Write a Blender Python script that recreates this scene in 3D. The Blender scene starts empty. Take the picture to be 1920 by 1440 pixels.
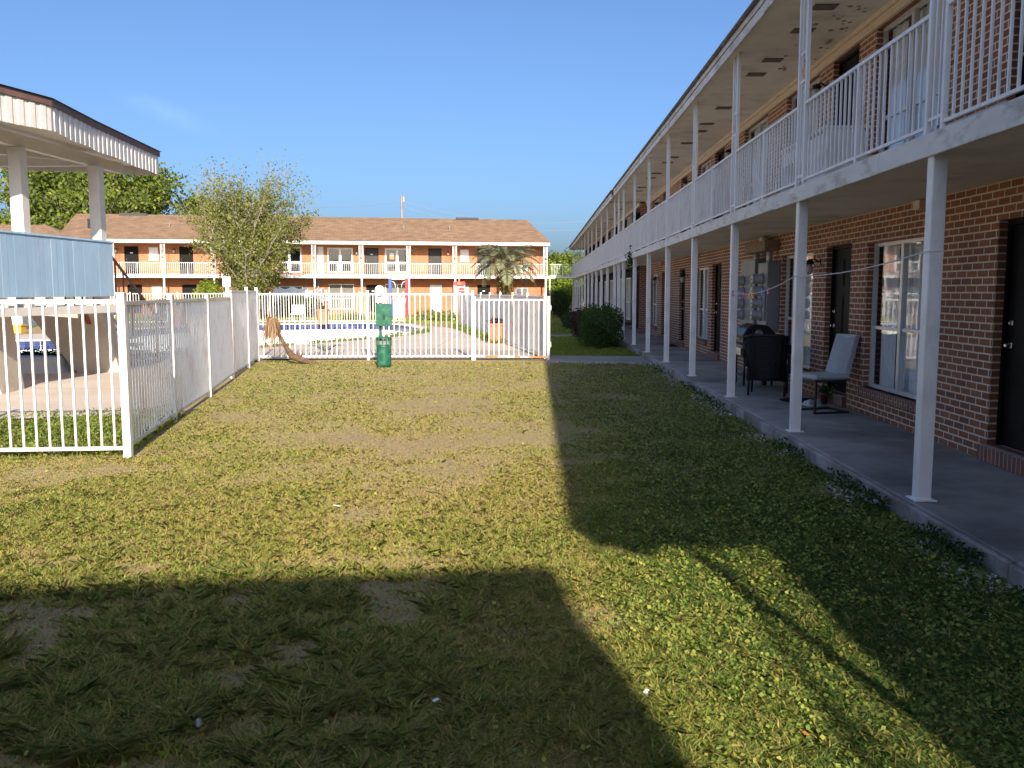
import bpy, bmesh, math, random
import numpy as np
from mathutils import Vector, Matrix

random.seed(7)
rng = np.random.default_rng(11)
R = math.radians
C = bpy.context.scene.collection

# ------------------------------------------------------------------ camera constants (used to survey points on real planes)
F, CX, CY, EYE = 1650.0, 960.0, 720.0, 1.70
PITCH = math.atan(173 / F)
YAW = math.atan(44 * math.cos(PITCH) / F)

def ray(px, py):
    x, y = (px - CX) / F, -(py - CY) / F
    cp, sp, cy, sy = math.cos(PITCH), math.sin(PITCH), math.cos(YAW), math.sin(YAW)
    fw, rt, up = (-sy * cp, cy * cp, -sp), (cy, sy, 0), (-sy * sp, cy * sp, cp)
    return [fw[i] + x * rt[i] + y * up[i] for i in range(3)]

def gp(px, py, h=0.0):          # where the sight line meets the level plane z = h
    d = ray(px, py); t = (h - EYE) / d[2]
    return d[0] * t, d[1] * t

def yp(px, py, Y):              # where it meets the plane y = Y
    d = ray(px, py); t = Y / d[1]
    return d[0] * t, EYE + d[2] * t

# ------------------------------------------------------------------ materials
def new_mat(name):
    m = bpy.data.materials.new(name); m.use_nodes = True
    nt = m.node_tree; nt.nodes.clear()
    out = nt.nodes.new('ShaderNodeOutputMaterial')
    b = nt.nodes.new('ShaderNodeBsdfPrincipled')
    nt.links.new(b.outputs[0], out.inputs[0])
    return m, nt, b, out

def N(nt, t, **k):
    n = nt.nodes.new(t)
    for a, v in k.items(): setattr(n, a, v)
    return n

def obj_coord(nt, scale=(1, 1, 1)):
    tc = N(nt, 'ShaderNodeTexCoord'); mp = N(nt, 'ShaderNodeMapping')
    mp.inputs['Scale'].default_value = scale
    nt.links.new(tc.outputs['Object'], mp.inputs[0])
    return mp.outputs[0]

def noise(nt, vec, scale, detail=4, rough=.55):
    n = N(nt, 'ShaderNodeTexNoise'); n.inputs['Scale'].default_value = scale
    n.inputs['Detail'].default_value = detail; n.inputs['Roughness'].default_value = rough
    nt.links.new(vec, n.inputs['Vector']); return n.outputs[0]

def ramp(nt, fac, stops):
    r = N(nt, 'ShaderNodeValToRGB'); e = r.color_ramp.elements
    while len(e) < len(stops): e.new(.5)
    for i, (p, c) in enumerate(stops):
        e[i].position = p; e[i].color = (c[0], c[1], c[2], 1)
    nt.links.new(fac, r.inputs[0]); return r.outputs[0]

def mix(nt, fac, a, b, mode='MIX'):
    m = N(nt, 'ShaderNodeMix', data_type='RGBA', blend_type=mode)
    for sock, v in ((m.inputs[0], fac), (m.inputs[6], a), (m.inputs[7], b)):
        if hasattr(v, 'is_output'): nt.links.new(v, sock)
        else: sock.default_value = v if not isinstance(v, tuple) else (v[0], v[1], v[2], 1)
    return m.outputs[2]

def math_n(nt, op, a, b=0.0):
    m = N(nt, 'ShaderNodeMath', operation=op)
    for s, v in ((m.inputs[0], a), (m.inputs[1], b)):
        if hasattr(v, 'is_output'): nt.links.new(v, s)
        else: s.default_value = v
    return m.outputs[0]

def bump(nt, b, h, strength=.3, dist=.01):
    n = N(nt, 'ShaderNodeBump'); n.inputs['Strength'].default_value = strength
    n.inputs['Distance'].default_value = dist
    nt.links.new(h, n.inputs['Height']); nt.links.new(n.outputs[0], b.inputs['Normal'])

def plain(name, col, rough=.6, metal=0.0, var=.12, scale=6, dirt=None, dirt_amt=.5, dirt_scale=3, bmp=0, stretch=(1, 1, 1)):
    m, nt, b, out = new_mat(name)
    v = obj_coord(nt, stretch)
    n = noise(nt, v, scale)
    lo = tuple(c * (1 - var) for c in col); hi = tuple(min(1, c * (1 + var)) for c in col)
    c = ramp(nt, n, [(.3, lo), (.7, hi)])
    if dirt:
        d = noise(nt, v, dirt_scale, 6, .65)
        d = ramp(nt, d, [(.5, (0, 0, 0)), (.5 + .25, (dirt_amt,) * 3)])
        c = mix(nt, d, c, dirt)
    nt.links.new(c, b.inputs['Base Color'])
    b.inputs['Roughness'].default_value = rough; b.inputs['Metallic'].default_value = metal
    if bmp: bump(nt, b, noise(nt, v, scale * 8), bmp, .01)
    return m

def brick_mat(name, c1, c2, mortar, along='auto', bw=.205, rh=.0705, ms=.0065, dark=.35):
    m, nt, b, out = new_mat(name)
    tc = N(nt, 'ShaderNodeTexCoord'); sp = N(nt, 'ShaderNodeSeparateXYZ'); nt.links.new(tc.outputs['Object'], sp.inputs[0])
    sn = N(nt, 'ShaderNodeSeparateXYZ'); nt.links.new(tc.outputs['Normal'], sn.inputs[0])
    ax = math_n(nt, 'ABSOLUTE', sn.outputs[0]); ay = math_n(nt, 'ABSOLUTE', sn.outputs[1])
    g = math_n(nt, 'GREATER_THAN', ax, ay)
    u = N(nt, 'ShaderNodeMix', data_type='FLOAT'); nt.links.new(g, u.inputs[0])
    nt.links.new(sp.outputs[0], u.inputs[2]); nt.links.new(sp.outputs[1], u.inputs[3])
    cb = N(nt, 'ShaderNodeCombineXYZ')
    if along == 'soldier':
        nt.links.new(sp.outputs[2], cb.inputs[0]); nt.links.new(u.outputs[0], cb.inputs[1])
    else:
        nt.links.new(u.outputs[0], cb.inputs[0]); nt.links.new(sp.outputs[2], cb.inputs[1])
    t = N(nt, 'ShaderNodeTexBrick'); nt.links.new(cb.outputs[0], t.inputs['Vector'])
    t.inputs['Scale'].default_value = 1; t.inputs['Brick Width'].default_value = bw
    t.inputs['Row Height'].default_value = rh; t.inputs['Mortar Size'].default_value = ms
    t.inputs['Mortar Smooth'].default_value = .25; t.inputs['Bias'].default_value = 0
    t.inputs['Color1'].default_value = (*c1, 1); t.inputs['Color2'].default_value = (*c2, 1)
    t.inputs['Mortar'].default_value = (*mortar, 1)
    n = noise(nt, cb.outputs[0], 1.3, 5); n2 = noise(nt, cb.outputs[0], 40, 3)
    c = mix(nt, .55, t.outputs['Color'], ramp(nt, n2, [(.25, (.62,) * 3), (.75, (1.15,) * 3)]), 'MULTIPLY')
    c = mix(nt, .5, c, ramp(nt, n, [(.3, (.62,) * 3), (.65, (1.1,) * 3)]), 'MULTIPLY')
    nt.links.new(c, b.inputs['Base Color']); b.inputs['Roughness'].default_value = .85
    inv = math_n(nt, 'SUBTRACT', 1.0, t.outputs['Fac'])
    h = math_n(nt, 'ADD', inv, math_n(nt, 'MULTIPLY', n2, .35))
    bump(nt, b, h, .7, .006)
    return m

M = {}
M['brick'] = brick_mat('brick', (.39, .145, .06), (.26, .096, .046), (.80, .70, .58), ms=.0085)
M['brick_far'] = brick_mat('sunlit_brick', (.46, .185, .085), (.36, .14, .065), (.50, .27, .16))  # same brick as the near building, sunlit look put into the colour
M['sill_brick'] = brick_mat('sill_brick', (.29, .12, .075), (.20, .085, .055), (.50, .42, .35), 'soldier', .3, .068, .006)
M['white'] = plain('white_paint', (.83, .82, .81), .45, var=.05, dirt=(.42, .36, .30), dirt_amt=.5, dirt_scale=5, stretch=(1, 1, .5))
M['white_clean'] = plain('white_clean', (.8, .8, .79), .4, var=.03)
M['fence'] = plain('fence_white', (.80, .78, .74), .4, var=.04, dirt=(.45, .25, .13), dirt_amt=.55, dirt_scale=2.2)
M['slab_edge'] = plain('slab_edge', (.68, .67, .66), .6, var=.1, scale=3, dirt=(.22, .16, .12), dirt_amt=.8, dirt_scale=4, bmp=.15, stretch=(1, .7, 2))
M['soffit'] = plain('soffit', (.74, .69, .62), .8, var=.06, scale=2, dirt=(.28, .25, .21), dirt_amt=.5, dirt_scale=1.6)
M['trim'] = plain('trim', (.70, .57, .44), .6, var=.06)
M['door_black'] = plain('door_black', (.007, .0065, .006), .6, var=.2)
M['door_grey'] = plain('door_grey', (.05, .048, .05), .5, var=.15)
M['door_white'] = plain('door_white', (.78, .78, .78), .45, var=.03)
M['alu'] = plain('aluminium', (.66, .67, .67), .38, .3, var=.08, dirt=(.3, .28, .26), dirt_amt=.4)
M['steel'] = plain('steel', (.6, .6, .6), .25, .9, var=.05)
M['meter_grey'] = plain('meter_grey', (.25, .26, .265), .5, .1, var=.08, dirt=(.2, .19, .18), dirt_amt=.5)
M['meter_body'] = plain('meter_body', (.34, .34, .33), .2, var=.1)
M['meter_face'] = plain('meter_face', (.82, .76, .60), .4, var=.05)
M['rust'] = plain('rust', (.27, .19, .13), .8, var=.25, scale=12)
M['black'] = plain('black_plastic', (.012, .012, .013), .5, var=.2)
M['black_metal'] = plain('black_metal', (.02, .02, .021), .38, .3, var=.2)
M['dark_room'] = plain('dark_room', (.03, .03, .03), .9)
M['lamp_glass'] = plain('lamp_glass', (.55, .52, .45), .25, var=.06)
M['green'] = plain('green_plastic', (.009, .095, .055), .4, var=.12, scale=9, dirt=(.13, .24, .17), dirt_amt=.45, dirt_scale=9)
M['terra'] = plain('terracotta', (.50, .155, .085), .75, var=.1, scale=4, dirt=(.6, .3, .2), dirt_amt=.4)
M['red_sign'] = plain('red_sign', (.42, .04, .05), .5, var=.08)
M['pink_sign'] = plain('pink_sign', (.60, .27, .28), .5, var=.08)
M['blue_paint'] = plain('blue_paint', (.05, .10, .33), .5, var=.1)
M['red_paint'] = plain('red_paint', (.45, .03, .04), .5, var=.1)
M['cream'] = plain('cream_plastic', (.75, .72, .5), .45, var=.05)
M['yellow'] = plain('yellow_paint', (.75, .38, .05), .5, var=.08, dirt=(.4, .25, .08), dirt_amt=.4)
M['orange'] = plain('orange_paper', (.75, .2, .08), .7, var=.05)
M['blue_siding'] = plain('blue_siding', (.27, .40, .54), .6, var=.08, scale=2.5, dirt=(.42, .51, .60), dirt_amt=.6, dirt_scale=2, stretch=(1, 1, .4), bmp=.1)
M['post_cream'] = plain('post_cream', (.62, .58, .53), .6, var=.05)
M['corrugated'] = plain('corrugated', (.62, .59, .55), .5, var=.07, dirt=(.38, .33, .28), dirt_amt=.4, dirt_scale=4)
M['pav_soffit'] = plain('pav_soffit', (.64, .60, .54), .8, var=.05)
M['brown_trim'] = plain('brown_trim', (.13, .075, .06), .6, var=.15)
M['dark_shingle'] = plain('dark_shingle', (.05, .045, .05), .85, var=.3, scale=10)
M['pier'] = plain('pier', (.50, .43, .35), .8, var=.08, scale=3, dirt=(.36, .29, .22), dirt_amt=.5, dirt_scale=2)
M['brown_metal'] = plain('brown_metal', (.16, .10, .07), .5, .2, var=.2)
M['plaster'] = plain('pool_plaster', (.78, .80, .78), .7, var=.04, dirt=(.55, .58, .56), dirt_amt=.4, dirt_scale=1.2)
M['coping'] = plain('coping', (.70, .66, .60), .8, var=.07)
M['wicker'] = plain('wicker', (.012, .011, .011), .55, var=.3, scale=40)
M['vinyl'] = plain('grey_vinyl', (.50, .51, .53), .45, var=.05)
M['curtain'] = plain('curtain', (.84, .84, .84), .9, var=.06, scale=2)
M['blind'] = plain('blind', (.20, .175, .155), .7)
M['wood_pole'] = plain('wood_pole', (.22, .19, .17), .9, var=.2, stretch=(1, 1, .2))
M['bark'] = plain('bark', (.20, .165, .13), .9, var=.3, scale=9, bmp=.4, stretch=(1, 1, .4))
M['twig'] = plain('twig', (.27, .23, .19), .9, var=.2, scale=5)
M['palm_trunk'] = plain('palm_trunk', (.19, .115, .065), .9, var=.35, scale=11, bmp=.5, stretch=(1, 1, 2))
M['dead_frond'] = plain('dead_frond', (.38, .24, .13), .9, var=.25, scale=14)
M['vent'] = plain('vent', (.13, .11, .085), .8, var=.2)
M['rope'] = plain('rope', (.72, .66, .66), .8, var=.1)
M['mat'] = plain('mat', (.016, .015, .017), .95, var=.2)
M['pin_pink'] = plain('pin_pink', (.75, .09, .32), .4)
M['pin_blue'] = plain('pin_blue', (.1, .35, .75), .4)
M['pin_yellow'] = plain('pin_yellow', (.85, .5, .03), .4)
M['paper'] = plain('paper', (.8, .79, .75), .8)
M['dry_leaf'] = plain('dry_leaf', (.55, .2, .06), .8)
M['flaxen'] = plain('window_dark', (.05, .055, .055), .15, var=.2)
M['grey_board'] = plain('grey_board', (.30, .31, .29), .85, var=.15, scale=3, stretch=(1, 1, .2))

for k_ in ('door_black', 'door_grey', 'mat'):
    for n_ in M[k_].node_tree.nodes:
        if n_.type == 'BSDF_PRINCIPLED': n_.inputs['Specular IOR Level'].default_value = .12

def glass_mat():
    m, nt, b, out = new_mat('window_glass')
    nt.nodes.remove(b)
    tr = N(nt, 'ShaderNodeBsdfTransparent'); tr.inputs[0].default_value = (.93, .95, .95, 1)
    gl = N(nt, 'ShaderNodeBsdfGlossy'); gl.inputs['Roughness'].default_value = .02
    ge = N(nt, 'ShaderNodeNewGeometry'); dt = N(nt, 'ShaderNodeVectorMath', operation='DOT_PRODUCT')
    nt.links.new(ge.outputs['Normal'], dt.inputs[0]); nt.links.new(ge.outputs['Incoming'], dt.inputs[1])
    q = math_n(nt, 'SUBTRACT', 1.0, math_n(nt, 'ABSOLUTE', dt.outputs['Value']))
    f2 = math_n(nt, 'ADD', .08, math_n(nt, 'MULTIPLY', math_n(nt, 'POWER', q, 4.0), .85))
    n = N(nt, 'ShaderNodeBump'); n.inputs['Strength'].default_value = .04; n.inputs['Distance'].default_value = .02
    nt.links.new(noise(nt, obj_coord(nt), 2.2, 2), n.inputs['Height'])
    nt.links.new(n.outputs[0], gl.inputs['Normal'])
    mx = N(nt, 'ShaderNodeMixShader'); nt.links.new(f2, mx.inputs[0]); nt.links.new(tr.outputs[0], mx.inputs[1]); nt.links.new(gl.outputs[0], mx.inputs[2])
    nt.links.new(mx.outputs[0], out.inputs[0])
    return m
M['glass'] = glass_mat()

def shingle_mat():
    m, nt, b, out = new_mat('roof_shingles')
    tc = N(nt, 'ShaderNodeTexCoord'); sp = N(nt, 'ShaderNodeSeparateXYZ'); nt.links.new(tc.outputs['Object'], sp.inputs[0])
    cb = N(nt, 'ShaderNodeCombineXYZ'); nt.links.new(sp.outputs[0], cb.inputs[0])
    nt.links.new(math_n(nt, 'MULTIPLY', sp.outputs[2], 2.7), cb.inputs[1])
    t = N(nt, 'ShaderNodeTexBrick'); nt.links.new(cb.outputs[0], t.inputs['Vector'])
    for k, v in (('Scale', 1), ('Brick Width', .5), ('Row Height', .15), ('Mortar Size', .008), ('Bias', -.1)): t.inputs[k].default_value = v
    t.inputs['Color1'].default_value = (.25, .16, .095, 1); t.inputs['Color2'].default_value = (.16, .10, .062, 1)
    t.inputs['Mortar'].default_value = (.10, .06, .04, 1)
    v = obj_coord(nt, (1, 1, 3.5))
    n = noise(nt, v, 1.7, 6, .7)
    c = mix(nt, .75, t.outputs['Color'], ramp(nt, n, [(.3, (.68, .66, .64)), (.7, (1.35, 1.3, 1.25))]), 'MULTIPLY')
    nt.links.new(c, b.inputs['Base Color']); b.inputs['Roughness'].default_value = .9
    bump(nt, b, t.outputs['Fac'], .4, .01)
    return m
M['shingles'] = shingle_mat()

def tile_mat():
    m, nt, b, out = new_mat('pool_tile')
    tc = N(nt, 'ShaderNodeTexCoord')
    at = N(nt, 'ShaderNodeAttribute', attribute_name='rnd')
    c = ramp(nt, at.outputs['Fac'], [(.0, (.014, .02, .08)), (.55, (.024, .038, .125)), (1., (.06, .08, .18))])
    nt.links.new(c, b.inputs['Base Color']); b.inputs['Roughness'].default_value = .25
    return m
M['tile'] = tile_mat()

def concrete_mat(name, lo, hi, stain, stain_amt, sc=1.2, joints=0):
    m, nt, b, out = new_mat(name)
    v = obj_coord(nt)
    n1 = noise(nt, v, sc, 8, .65); n2 = noise(nt, v, sc * .35, 5, .6); n3 = noise(nt, v, 60, 3)
    c = ramp(nt, n1, [(.3, lo), (.7, hi)])
    c = mix(nt, ramp(nt, n2, [(.45, (0, 0, 0)), (.68, (stain_amt,) * 3)]), c, stain)
    c = mix(nt, .3, c, ramp(nt, n3, [(.3, (.75,) * 3), (.7, (1.2,) * 3)]), 'MULTIPLY')
    if joints:
        t = N(nt, 'ShaderNodeTexBrick'); nt.links.new(v, t.inputs['Vector'])
        for k, q in (('Scale', 1), ('Brick Width', joints), ('Row Height', joints), ('Mortar Size', .012)): t.inputs[k].default_value = q
        t.offset = 0
        c = mix(nt, t.outputs['Fac'], c, tuple(x * .45 for x in lo))
    nt.links.new(c, b.inputs['Base Color']); b.inputs['Roughness'].default_value = .85
    bump(nt, b, n3, .25, .004)
    return m
M['walk'] = concrete_mat('walk_concrete', (.27, .245, .22), (.45, .41, .37), (.12, .105, .10), .95, 1.6)
M['kerb'] = concrete_mat('kerb_concrete', (.15, .12, .105), (.34, .30, .27), (.60, .58, .56), .6, 5.0)
M['deck'] = concrete_mat('deck_concrete', (.50, .41, .33), (.62, .52, .43), (.40, .32, .25), .5, .8, 3.0)
M['path'] = concrete_mat('path_concrete', (.26, .24, .225), (.36, .33, .31), (.18, .165, .15), .6, 1.2)

def ground_mat():
    m, nt, b, out = new_mat('lawn_soil')
    v = obj_coord(nt)
    a = noise(nt, v, .55, 6, .6); f = noise(nt, v, 14, 6, .7); g = noise(nt, v, 55, 4, .7)
    c = ramp(nt, f, [(.3, (.20, .15, .075)), (.5, (.35, .27, .125)), (.7, (.31, .28, .095))])
    c = mix(nt, ramp(nt, a, [(.42, (0, 0, 0)), (.62, (.7,) * 3)]), c, (.34, .24, .13))
    c = mix(nt, .6, c, ramp(nt, g, [(.3, (.6,) * 3), (.7, (1.3,) * 3)]), 'MULTIPLY')
    nt.links.new(c, b.inputs['Base Color']); b.inputs['Roughness'].default_value = .95
    bump(nt, b, math_n(nt, 'ADD', f, g), .6, .03)
    return m
M['ground'] = ground_mat()

def leaf_mat(name, stops, transl=.35, rough=.55):
    m, nt, b, out = new_mat(name)
    at = N(nt, 'ShaderNodeAttribute', attribute_name='rnd')
    c = ramp(nt, at.outputs['Fac'], stops)
    nt.links.new(c, b.inputs['Base Color']); b.inputs['Roughness'].default_value = rough
    b.inputs['Specular IOR Level'].default_value = .25
    tl = N(nt, 'ShaderNodeBsdfTranslucent'); nt.links.new(c, tl.inputs[0])
    mx = N(nt, 'ShaderNodeMixShader'); mx.inputs[0].default_value = transl
    nt.links.new(b.outputs[0], mx.inputs[1]); nt.links.new(tl.outputs[0], mx.inputs[2]); nt.links.new(mx.outputs[0], out.inputs[0])
    return m
M['grass'] = leaf_mat('grass_blades', [(0, (.46, .33, .16)), (.22, (.48, .39, .125)), (.48, (.40, .41, .085)), (.75, (.25, .33, .055)), (1, (.10, .18, .04))], .45)
M['clover'] = leaf_mat('clover_leaves', [(0, (.44, .43, .09)), (.5, (.28, .36, .065)), (1, (.13, .22, .045))], .4)
M['leaf_oak'] = leaf_mat('leaf_oak', [(0, (.04, .065, .014)), (.5, (.12, .165, .025)), (1, (.27, .28, .045))], .35)
M['leaf_olive'] = leaf_mat('leaf_olive', [(0, (.11, .13, .03)), (.6, (.19, .205, .042)), (1, (.28, .26, .08))], .35)
M['leaf_bright'] = leaf_mat('leaf_bright', [(0, (.12, .20, .02)), (.6, (.22, .30, .03)), (1, (.33, .38, .05))], .4)
M['leaf_hedge'] = leaf_mat('leaf_hedge', [(0, (.018, .048, .01)), (.6, (.045, .10, .018)), (1, (.11, .18, .03))], .35)
M['leaf_dark'] = leaf_mat('leaf_dark', [(0, (.02, .04, .012)), (.6, (.035, .065, .02)), (1, (.07, .10, .03))], .3)
M['leaf_red'] = leaf_mat('leaf_red', [(0, (.04, .02, .022)), (.6, (.075, .03, .032)), (1, (.07, .08, .03))], .3)
M['palm_leaf'] = leaf_mat('palm_leaf', [(0, (.16, .19, .11)), (.6, (.25, .28, .16)), (1, (.36, .36, .2))], .3)
M['palm_skirt'] = leaf_mat('palm_skirt', [(0, (.10, .09, .025)), (.5, (.20, .16, .04)), (1, (.30, .20, .06))], .3)
M['dead_leaf'] = leaf_mat('dead_leaf', [(0, (.14, .08, .04)), (.6, (.27, .165, .085)), (1, (.42, .29, .16))], .3)
M['weed'] = leaf_mat('weed_leaf', [(0, (.09, .15, .03)), (.6, (.17, .24, .04)), (1, (.30, .26, .08))], .35)
M['litter'] = leaf_mat('litter', [(0, (.75, .72, .68)), (.5, (.52, .48, .44)), (1, (.25, .17, .11))], .1)

# ------------------------------------------------------------------ object helpers
WM = {}
def tag(o, label=None, cat=None, group=None, kind=None):
    if label: o['label'] = label
    if cat: o['category'] = cat
    if group: o['group'] = group
    if kind: o['kind'] = kind
    return o

def empty(name, loc, label, cat, group=None, rz=0.0):
    o = bpy.data.objects.new(name, None); C.objects.link(o)
    o.location = loc; o.rotation_euler = (0, 0, rz); o.empty_display_size = .2
    WM[o] = Matrix.Translation(loc) @ Matrix.Rotation(rz, 4, 'Z')
    return tag(o, label, cat, group)

def link(name, me, mat, parent=None):
    o = bpy.data.objects.new(name, me); C.objects.link(o)
    if mat is not None: me.materials.append(mat)
    if parent is not None:
        o.parent = parent
        WM[o] = WM.get(parent, Matrix.Identity(4))
    else: WM[o] = Matrix.Identity(4)
    return o

class MB:
    def __init__(s, fmap=None): s.v = []; s.f = []; s.sm = []; s.map = fmap
    def _add(s, vs, fs, smooth=False):
        b = len(s.v)
        s.v += [s.map(*p) if s.map else tuple(p) for p in vs]
        s.f += [[b + i for i in f] for f in fs]; s.sm += [smooth] * len(fs)
    def box(s, x0, x1, y0, y1, z0, z1):
        vs = [(x, y, z) for x in (x0, x1) for y in (y0, y1) for z in (z0, z1)]
        s._add(vs, [(0, 1, 3, 2), (4, 6, 7, 5), (0, 4, 5, 1), (2, 3, 7, 6), (0, 2, 6, 4), (1, 5, 7, 3)]); return s
    def obox(s, c, ax, ay, az):     # centre and three half vectors
        c, ax, ay, az = map(Vector, (c, ax, ay, az))
        vs = [c + ax * i + ay * j + az * k for i in (-1, 1) for j in (-1, 1) for k in (-1, 1)]
        s._add([tuple(v) for v in vs], [(0, 1, 3, 2), (4, 6, 7, 5), (0, 4, 5, 1), (2, 3, 7, 6), (0, 2, 6, 4), (1, 5, 7, 3)]); return s
    def bar(s, p0, p1, w, h=None, up=(0, 0, 1)):
        p0, p1 = Vector(p0), Vector(p1); d = p1 - p0; h = h or w
        u = Vector(up)
        if abs(d.normalized().dot(u)) > .95: u = Vector((0, 1, 0))
        a = d.cross(u).normalized() * w / 2; b = a.cross(d).normalized() * h / 2
        return s.obox((p0 + p1) / 2, d / 2, a, b)
    def tube(s, pts, rs, n=8, cap=True):
        pts = [Vector(p) for p in pts]
        if not hasattr(rs, '__len__'): rs = [rs] * len(pts)
        vs = []; prev = None
        for i, p in enumerate(pts):
            d = (pts[min(i + 1, len(pts) - 1)] - pts[max(i - 1, 0)]).normalized()
            if prev is None:
                a = d.orthogonal().normalized()
            else:
                a = (prev - d * prev.dot(d)).normalized()
            prev = a; b = d.cross(a)
            for k in range(n):
                t = 2 * math.pi * k / n
                vs.append(tuple(p + (a * math.cos(t) + b * math.sin(t)) * rs[i]))
        fs = [(i * n + k, i * n + (k + 1) % n, (i + 1) * n + (k + 1) % n, (i + 1) * n + k) for i in range(len(pts) - 1) for k in range(n)]
        s._add(vs, fs, True)
        if cap: s._add(vs[:n], [tuple(range(n))[::-1]]); s._add(vs[-n:], [tuple(range(n))])
        return s
    def lathe(s, c, prof, n=16, axis='z', smooth=True):
        vs = []
        for r, h in prof:
            for k in range(n):
                t = 2 * math.pi * k / n
                a, b = r * math.cos(t), r * math.sin(t)
                vs.append((c[0] + a, c[1] + b, c[2] + h) if axis == 'z' else (c[0] + h, c[1] + a, c[2] + b) if axis == 'x' else (c[0] + a, c[1] + h, c[2] + b))
        m = len(prof)
        fs = [(i * n + k, i * n + (k + 1) % n, (i + 1) * n + (k + 1) % n, (i + 1) * n + k) for i in range(m - 1) for k in range(n)]
        s._add(vs, fs, smooth)
        s._add(vs[:n], [tuple(range(n))]); s._add(vs[-n:], [tuple(range(n))]); return s
    def prism(s, poly, z0, z1):     # polygon in xy
        n = len(poly)
        vs = [(p[0], p[1], z0) for p in poly] + [(p[0], p[1], z1) for p in poly]
        s._add(vs, [tuple(range(n))[::-1], tuple(range(n, 2 * n))] + [(i, (i + 1) % n, n + (i + 1) % n, n + i) for i in range(n)]); return s
    def face(s, pts): s._add(pts, [tuple(range(len(pts)))]); return s
    def loft(s, a, b):
        n = len(a); s._add(list(a) + list(b), [tuple(range(n))[::-1], tuple(range(n, 2 * n))] + [(i, (i + 1) % n, n + (i + 1) % n, n + i) for i in range(n)]); return s
    def build(s, name, mat, parent=None, local=False, recalc=True, bevel=0):
        vs = s.v
        if parent is not None and not local:
            inv = WM[parent].inverted(); vs = [tuple(inv @ Vector(v)) for v in vs]
        me = bpy.data.meshes.new(name); me.from_pydata(vs, [], s.f)
        me.polygons.foreach_set('use_smooth', s.sm)
        if recalc or bevel:
            bm = bmesh.new(); bm.from_mesh(me)
            bmesh.ops.remove_doubles(bm, verts=bm.verts, dist=1e-5)
            bmesh.ops.recalc_face_normals(bm, faces=bm.faces)
            if bevel:
                es = [e for e in bm.edges if len(e.link_faces) == 2 and e.calc_face_angle(0) > .6]
                bmesh.ops.bevel(bm, geom=es, offset=bevel, segments=1, affect='EDGES', clamp_overlap=True)
            bm.to_mesh(me); bm.free()
        me.update()
        return link(name, me, mat, parent)

def fast_mesh(name, V, k, rnd, mat, parent=None, obj=None):
    """V: (n*k,3) world vertices, every k of them one face; rnd: value per face."""
    n = len(V) // k
    if parent is not None:
        inv = np.array(WM[parent].inverted()); V = V @ inv[:3, :3].T + inv[:3, 3]
    me = bpy.data.meshes.new(name)
    me.vertices.add(len(V)); me.vertices.foreach_set('co', np.ascontiguousarray(V, dtype=np.float32).ravel())
    me.loops.add(len(V)); me.loops.foreach_set('vertex_index', np.arange(len(V), dtype=np.int32))
    me.polygons.add(n); me.polygons.foreach_set('loop_start', np.arange(0, len(V), k, dtype=np.int32))
    try: me.polygons.foreach_set('loop_total', np.full(n, k, dtype=np.int32))
    except Exception: pass
    a = me.attributes.new('rnd', 'FLOAT', 'FACE'); a.data.foreach_set('value', np.asarray(rnd, dtype=np.float32))
    me.update(calc_edges=True); me.validate()
    return link(name, me, mat, parent)

def unit(a): return a / (np.linalg.norm(a, axis=1, keepdims=True) + 1e-9)

def leaf_cards(P, size, flat=0.0, aspect=.55, asp_var=.25):
    """rhombic leaf per point"""
    n = len(P); nrm = unit(rng.normal(size=(n, 3)) + np.array([0, 0, flat]))
    t = unit(np.cross(nrm, rng.normal(size=(n, 3)))); b = np.cross(nrm, t)
    s = (size * (1 + asp_var * rng.uniform(-1, 1, n)))[:, None] if np.isscalar(size) else size[:, None]
    V = np.stack([P - t * s * .5, P + b * s * aspect * .5, P + t * s * .5, P - b * s * aspect * .5], axis=1)
    return V.reshape(-1, 3)

def vnoise(x, y, sc, seed=0):
    x = x / sc + seed * 17.3; y = y / sc + seed * 9.1
    xi, yi = np.floor(x).astype(np.int64), np.floor(y).astype(np.int64); fx, fy = x - xi, y - yi
    def h(a, b):
        q = np.sin(a * 127.1 + b * 311.7 + seed * 74.7) * 43758.5453
        return q - np.floor(q)
    u, v = fx * fx * (3 - 2 * fx), fy * fy * (3 - 2 * fy)
    return (h(xi, yi) * (1 - u) + h(xi + 1, yi) * u) * (1 - v) + (h(xi, yi + 1) * (1 - u) + h(xi + 1, yi + 1) * u) * v

def fbm(x, y, sc, seed=0): return .5 * vnoise(x, y, sc, seed) + .3 * vnoise(x, y, sc * .45, seed + 1) + .2 * vnoise(x, y, sc * .2, seed + 2)

# ------------------------------------------------------------------ setting: ground, pool, deck, walks
POOL_PX = [(790, 617), (785, 623), (740, 629), (690, 634), (600, 641), (485, 650), (380, 657), (300, 664), (130, 672), (0, 676)]
POOL_FAR = [(0, 640), (120, 639), (180, 628), (245, 619), (330, 613), (400, 610.5), (485, 609), (600, 607.3), (690, 606.5), (750, 609)]
pool = [gp(x, y, .03) for x, y in POOL_PX] + [(-16.5, 20.6), (-20.5, 22.5), (-20.5, 27.5)] + [gp(x, y, .03) for x, y in POOL_FAR]

def smooth_loop(P, it=2):
    for _ in range(it):
        Q = []
        for i in range(len(P)):
            a, b = P[i], P[(i + 1) % len(P)]
            Q += [(a[0] * .75 + b[0] * .25, a[1] * .75 + b[1] * .25), (a[0] * .25 + b[0] * .75, a[1] * .25 + b[1] * .75)]
        P = Q
    return P
pool = smooth_loop(pool, 2)
pc = (sum(p[0] for p in pool) / len(pool), sum(p[1] for p in pool) / len(pool))

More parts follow.
